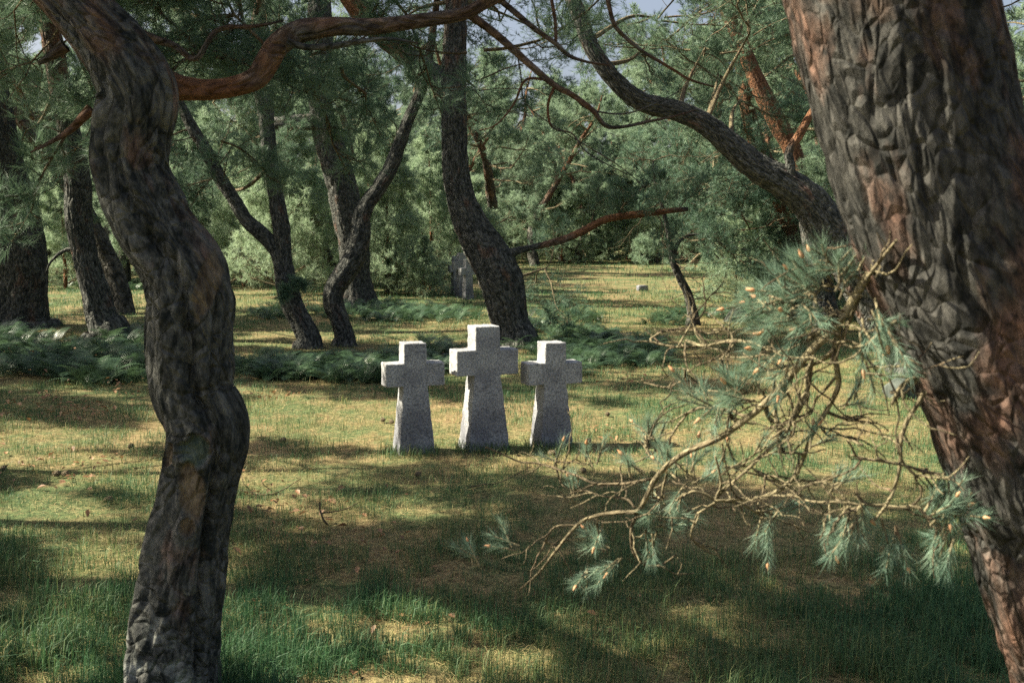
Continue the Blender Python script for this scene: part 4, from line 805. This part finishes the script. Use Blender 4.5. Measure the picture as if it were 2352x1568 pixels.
# ------------------------------------------------------------------ stone crosses
def cross_mesh(name, H, W, aw_z0, aw_z1, head, stem_b, D, seed, cut=0.02):
    """aw_z0..aw_z1 = height of the arms; head = width of head and stem top; stem_b = foot width"""
    bm = bmesh.new(); h = head / 2; zb = -0.10; sb = stem_b / 2 * 1.06
    out = [(-sb, zb), (-h * 1.05, aw_z0), (-W / 2, aw_z0), (-W / 2, aw_z1), (-h, aw_z1), (-h * .98, H), (h * .98, H), (h, aw_z1), (W / 2, aw_z1), (W / 2, aw_z0), (h * 1.05, aw_z0), (sb, zb)]
    vs = [bm.verts.new((x, -D / 2, z)) for x, z in out]; f = bm.faces.new(vs)
    r = bmesh.ops.extrude_face_region(bm, geom=[f]); bmesh.ops.translate(bm, vec=(0, D, 0), verts=[g for g in r['geom'] if isinstance(g, bmesh.types.BMVert)])
    bmesh.ops.recalc_face_normals(bm, faces=bm.faces)
    bmesh.ops.bevel(bm, geom=[e for e in bm.edges], offset=0.005, segments=1, affect='EDGES')
    def cuts(ax, lo, hi, st):
        n = max(1, int((hi - lo) / st))
        for i in range(1, n):
            co = [0, 0, 0]; co[ax] = lo + (hi - lo) * i / n; no = [0, 0, 0]; no[ax] = 1
            bmesh.ops.bisect_plane(bm, geom=bm.verts[:] + bm.edges[:] + bm.faces[:], plane_co=co, plane_no=no, dist=1e-5)
    cuts(0, -W / 2, W / 2, cut); cuts(1, -D / 2, D / 2, cut); cuts(2, zb, H, cut)
    for v in bm.verts:
        if v.co.z < aw_z0: v.co.y *= 1 + 0.38 * (1 - max(v.co.z, 0) / aw_z0)
    bm.normal_update(); mv = []
    for v in bm.verts:
        side = max(abs(v.normal.x), abs(v.normal.z)) ; a = 0.001 + 0.004 * side
        p = v.co * 22 + Vector((seed, 0, 0)); k = mn.noise(p) * a + mn.noise(p * 2.7) * a * .6
        mv.append((v, v.normal * k))
    for v, d in mv: v.co += d
    me = bpy.data.meshes.new(name); bm.to_mesh(me); bm.free(); me.materials.append(M_STONE)
    for p in me.polygons: p.use_smooth = True
    try: me.set_sharp_from_angle(angle=math.radians(32))
    except Exception: pass
    return me
def put_cross(label, px, py, th, dims, seed, group, cut=0.02):
    p = G(px, py); D = dims[-1]; d = math.radians(th)
    o = link('stone_cross', cross_mesh('stone_cross', *dims, seed, cut)); off = Vector((-math.sin(d), math.cos(d), 0)) * D / 2
    o.location = (p.x + off.x, p.y + off.y, gh(p.x, p.y)); o.rotation_euler = (0, 0, d); return tag(o, label, 'stone cross', group)
GC = 'three granite grave crosses standing in the grass'
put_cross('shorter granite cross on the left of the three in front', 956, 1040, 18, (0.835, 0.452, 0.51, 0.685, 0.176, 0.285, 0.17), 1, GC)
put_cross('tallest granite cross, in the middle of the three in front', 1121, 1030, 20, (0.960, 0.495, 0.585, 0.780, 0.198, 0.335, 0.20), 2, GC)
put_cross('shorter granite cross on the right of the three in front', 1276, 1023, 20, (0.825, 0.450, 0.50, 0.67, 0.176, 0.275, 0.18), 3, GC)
G2 = 'distant stone crosses seen edge on'
put_cross('far stone cross nearest the bent pine trunk, front of the far row', 1078, 690, 32, (0.92, 0.42, 0.56, 0.72, 0.17, 0.22, 0.14), 4, G2, .06)
put_cross('taller far stone cross in the middle of the far row', 1063, 684, 32, (1.06, 0.44, 0.68, 0.86, 0.18, 0.24, 0.14), 5, G2, .06)
put_cross('rearmost far stone cross, leftmost of the far row', 1049, 679, 32, (0.96, 0.36, 0.58, 0.74, 0.15, 0.18, 0.13), 6, G2, .06)

def stone(name, label, cat, px, py, size, mat, seed, rz=0.3, box=False, z=-.02):
    p = G(px, py); bm = bmesh.new()
    if box: bmesh.ops.create_cube(bm, size=1); bmesh.ops.bevel(bm, geom=bm.edges[:], offset=.06, segments=2, affect='EDGES'); bmesh.ops.subdivide_edges(bm, edges=bm.edges[:], cuts=3, use_grid_fill=True)
    else: bmesh.ops.create_icosphere(bm, subdivisions=4, radius=.55)
    for v in bm.verts:
        q = v.co * 2.2 + Vector((seed * 3.1, 0, 0)); k = (0.05 if box else 0.22) * mn.noise(q) + 0.05 * mn.noise(q * 4)
        v.co += v.co.normalized() * k
        if not box: v.co = Vector([math.copysign(min(abs(c), .42 + .06 * abs(math.sin(i + seed))), c) for i, c in enumerate(v.co)])
        v.co = Vector((v.co.x * size[0], v.co.y * size[1], (v.co.z + .45) * size[2]))
    me = bpy.data.meshes.new(name); bm.to_mesh(me); bm.free(); me.materials.append(mat)
    for f in me.polygons: f.use_smooth = True
    o = link(name, me); o.location = (p.x, p.y, gh(p.x, p.y) + z); o.rotation_euler = (0, 0, rz); return tag(o, label, cat)
M_ROCK = wood_mat('rock_grey', (0.035, 0.045, 0.04), (0.09, 0.105, 0.09), 6)  # darker than bare stone: shade over the boulder put into its colour
stone('stone_marker', 'small pale stone block standing alone in the sunny clearing', 'grave marker', 1475, 664, (.27, .2, .17), M_STONE, 2, .3, True)
stone('rock', 'rounded grey boulder in the grass beside the near right trunk', 'rock', 2072, 915, (.34, .28, .22), M_ROCK, 5, .5)
def stump():
    p = G(1692, 742); b = Vector((p.x, p.y, gh(p.x, p.y)))
    P = [(p.x, p.y, b.z - .1, .30), (p.x, p.y, b.z + .03, .22), (p.x + .02, p.y, b.z + .14, .15), (p.x + .03, p.y, b.z + .24, .09), (p.x + .05, p.y, b.z + .28, .04)]
    o = link('tree_stump', trunk_mesh('tree_stump', P, M_BARK_FAR, res=.025, amp=.03, freq=8, seed=61, ridges=.2, base=b)); o.location = b; tag(o, 'low dark rotten stump right of the thin young tree', 'stump')
stump()
# fallen twigs and branches in the grass
def fallen(label, polys, Wd, lift=0.02):
    r = None
    for i, (pts, w0, w1) in enumerate(polys):
        P = []
        for k, q in enumerate(pts):
            g = G(q[0], q[1]); z = gh(g.x, g.y) + lift + (q[2] if len(q) > 2 else 0); f = k / (len(pts) - 1); rr = (w0 + (w1 - w0) * f)
            if len(q) > 2: # raised point keeps its place in the picture
                d = ray(q[0], q[1]); t = (CAMZ - z) / -d.z; g = Vector((0, 0, CAMZ)) + d * t
            P.append((g.x, g.y, z, rr, .1))
        if r is None:
            base = Vector(P[0][:3]); r = empty('fallen_branch', base); tag(r, label, 'fallen branch')
        link('stick' if i == 0 else 'twig', trunk_mesh('stick', P, M_TWIG, res=.02, amp=.001, freq=30, seed=i + 70, sides=7, base=base), r)
fallen('thin fallen branch curving up in sunlit grass beside the snaking trunk', [([(545, 1130), (600, 1135, .02), (630, 1133, .02), (660, 1118, .06), (692, 1098, .12)], .004, .0025), ([(580, 1136), (560, 1110, .06), (552, 1080, .12)], .003, .0015), ([(625, 1134), (605, 1112, .06), (598, 1095, .1)], .003, .0015)], 1)
fallen('hooked stick lying in the grass left of the big shadow', [([(735, 1152, .12), (735, 1170, .08), (744, 1195, .03), (752, 1212)], .005, .006), ([(738, 1178, .05), (780, 1172, .05), (805, 1163, .06), (826, 1152, .09)], .004, .002)], 1)
fallen('slender stick lying below the crosses', [([(1078, 1118, .01), (1110, 1112, .02), (1145, 1108, .02), (1180, 1092, .05), (1222, 1070, .08)], .004, .0018)], 1)
fallen('long fallen branch lying at the foot of the young pines', [([(845, 632, .1), (880, 630, .15), (935, 624, .18), (985, 632, .15), (1035, 634, .2)], .035, .02), ([(880, 630, .15), (920, 640, .1), (960, 655, .05)], .015, .006)], 1)
# pine cones
def cone(px, py, first=[None]):
    p = G(px, py)
    if first[0] is None:
        bm = bmesh.new(); bmesh.ops.create_uvsphere(bm, u_segments=16, v_segments=12, radius=.022)
        for v in bm.verts:
            a = math.atan2(v.co.y, v.co.x); s = 1 + .18 * math.sin(a * 8 + v.co.z * 420); v.co = Vector((v.co.x * s * (1 - v.co.z * 9), v.co.y * s * (1 - v.co.z * 9), v.co.z * 1.4))
        me = bpy.data.meshes.new('pine_cone'); bm.to_mesh(me); bm.free(); me.materials.append(M_TWIG); first[0] = me
    o = link('pine_cone', first[0]); o.location = (p.x, p.y, gh(p.x, p.y) + .03); o.rotation_euler = (1.4, px * .7, py); o.scale = (.9, .9, .9)
    tag(o, 'small dark pine cone lying in the grass', 'pine cone', 'pine cones scattered on the grass')
for q in [(130, 1098), (8, 1087), (150, 1098), (1340, 1096), (1265, 1046), (880, 962), (900, 968), (1270, 1048), (1500, 1100), (960, 1105), (300, 1030), (250, 1155), (650, 1010), (1395, 952), (1490, 1048)]: cone(*q)
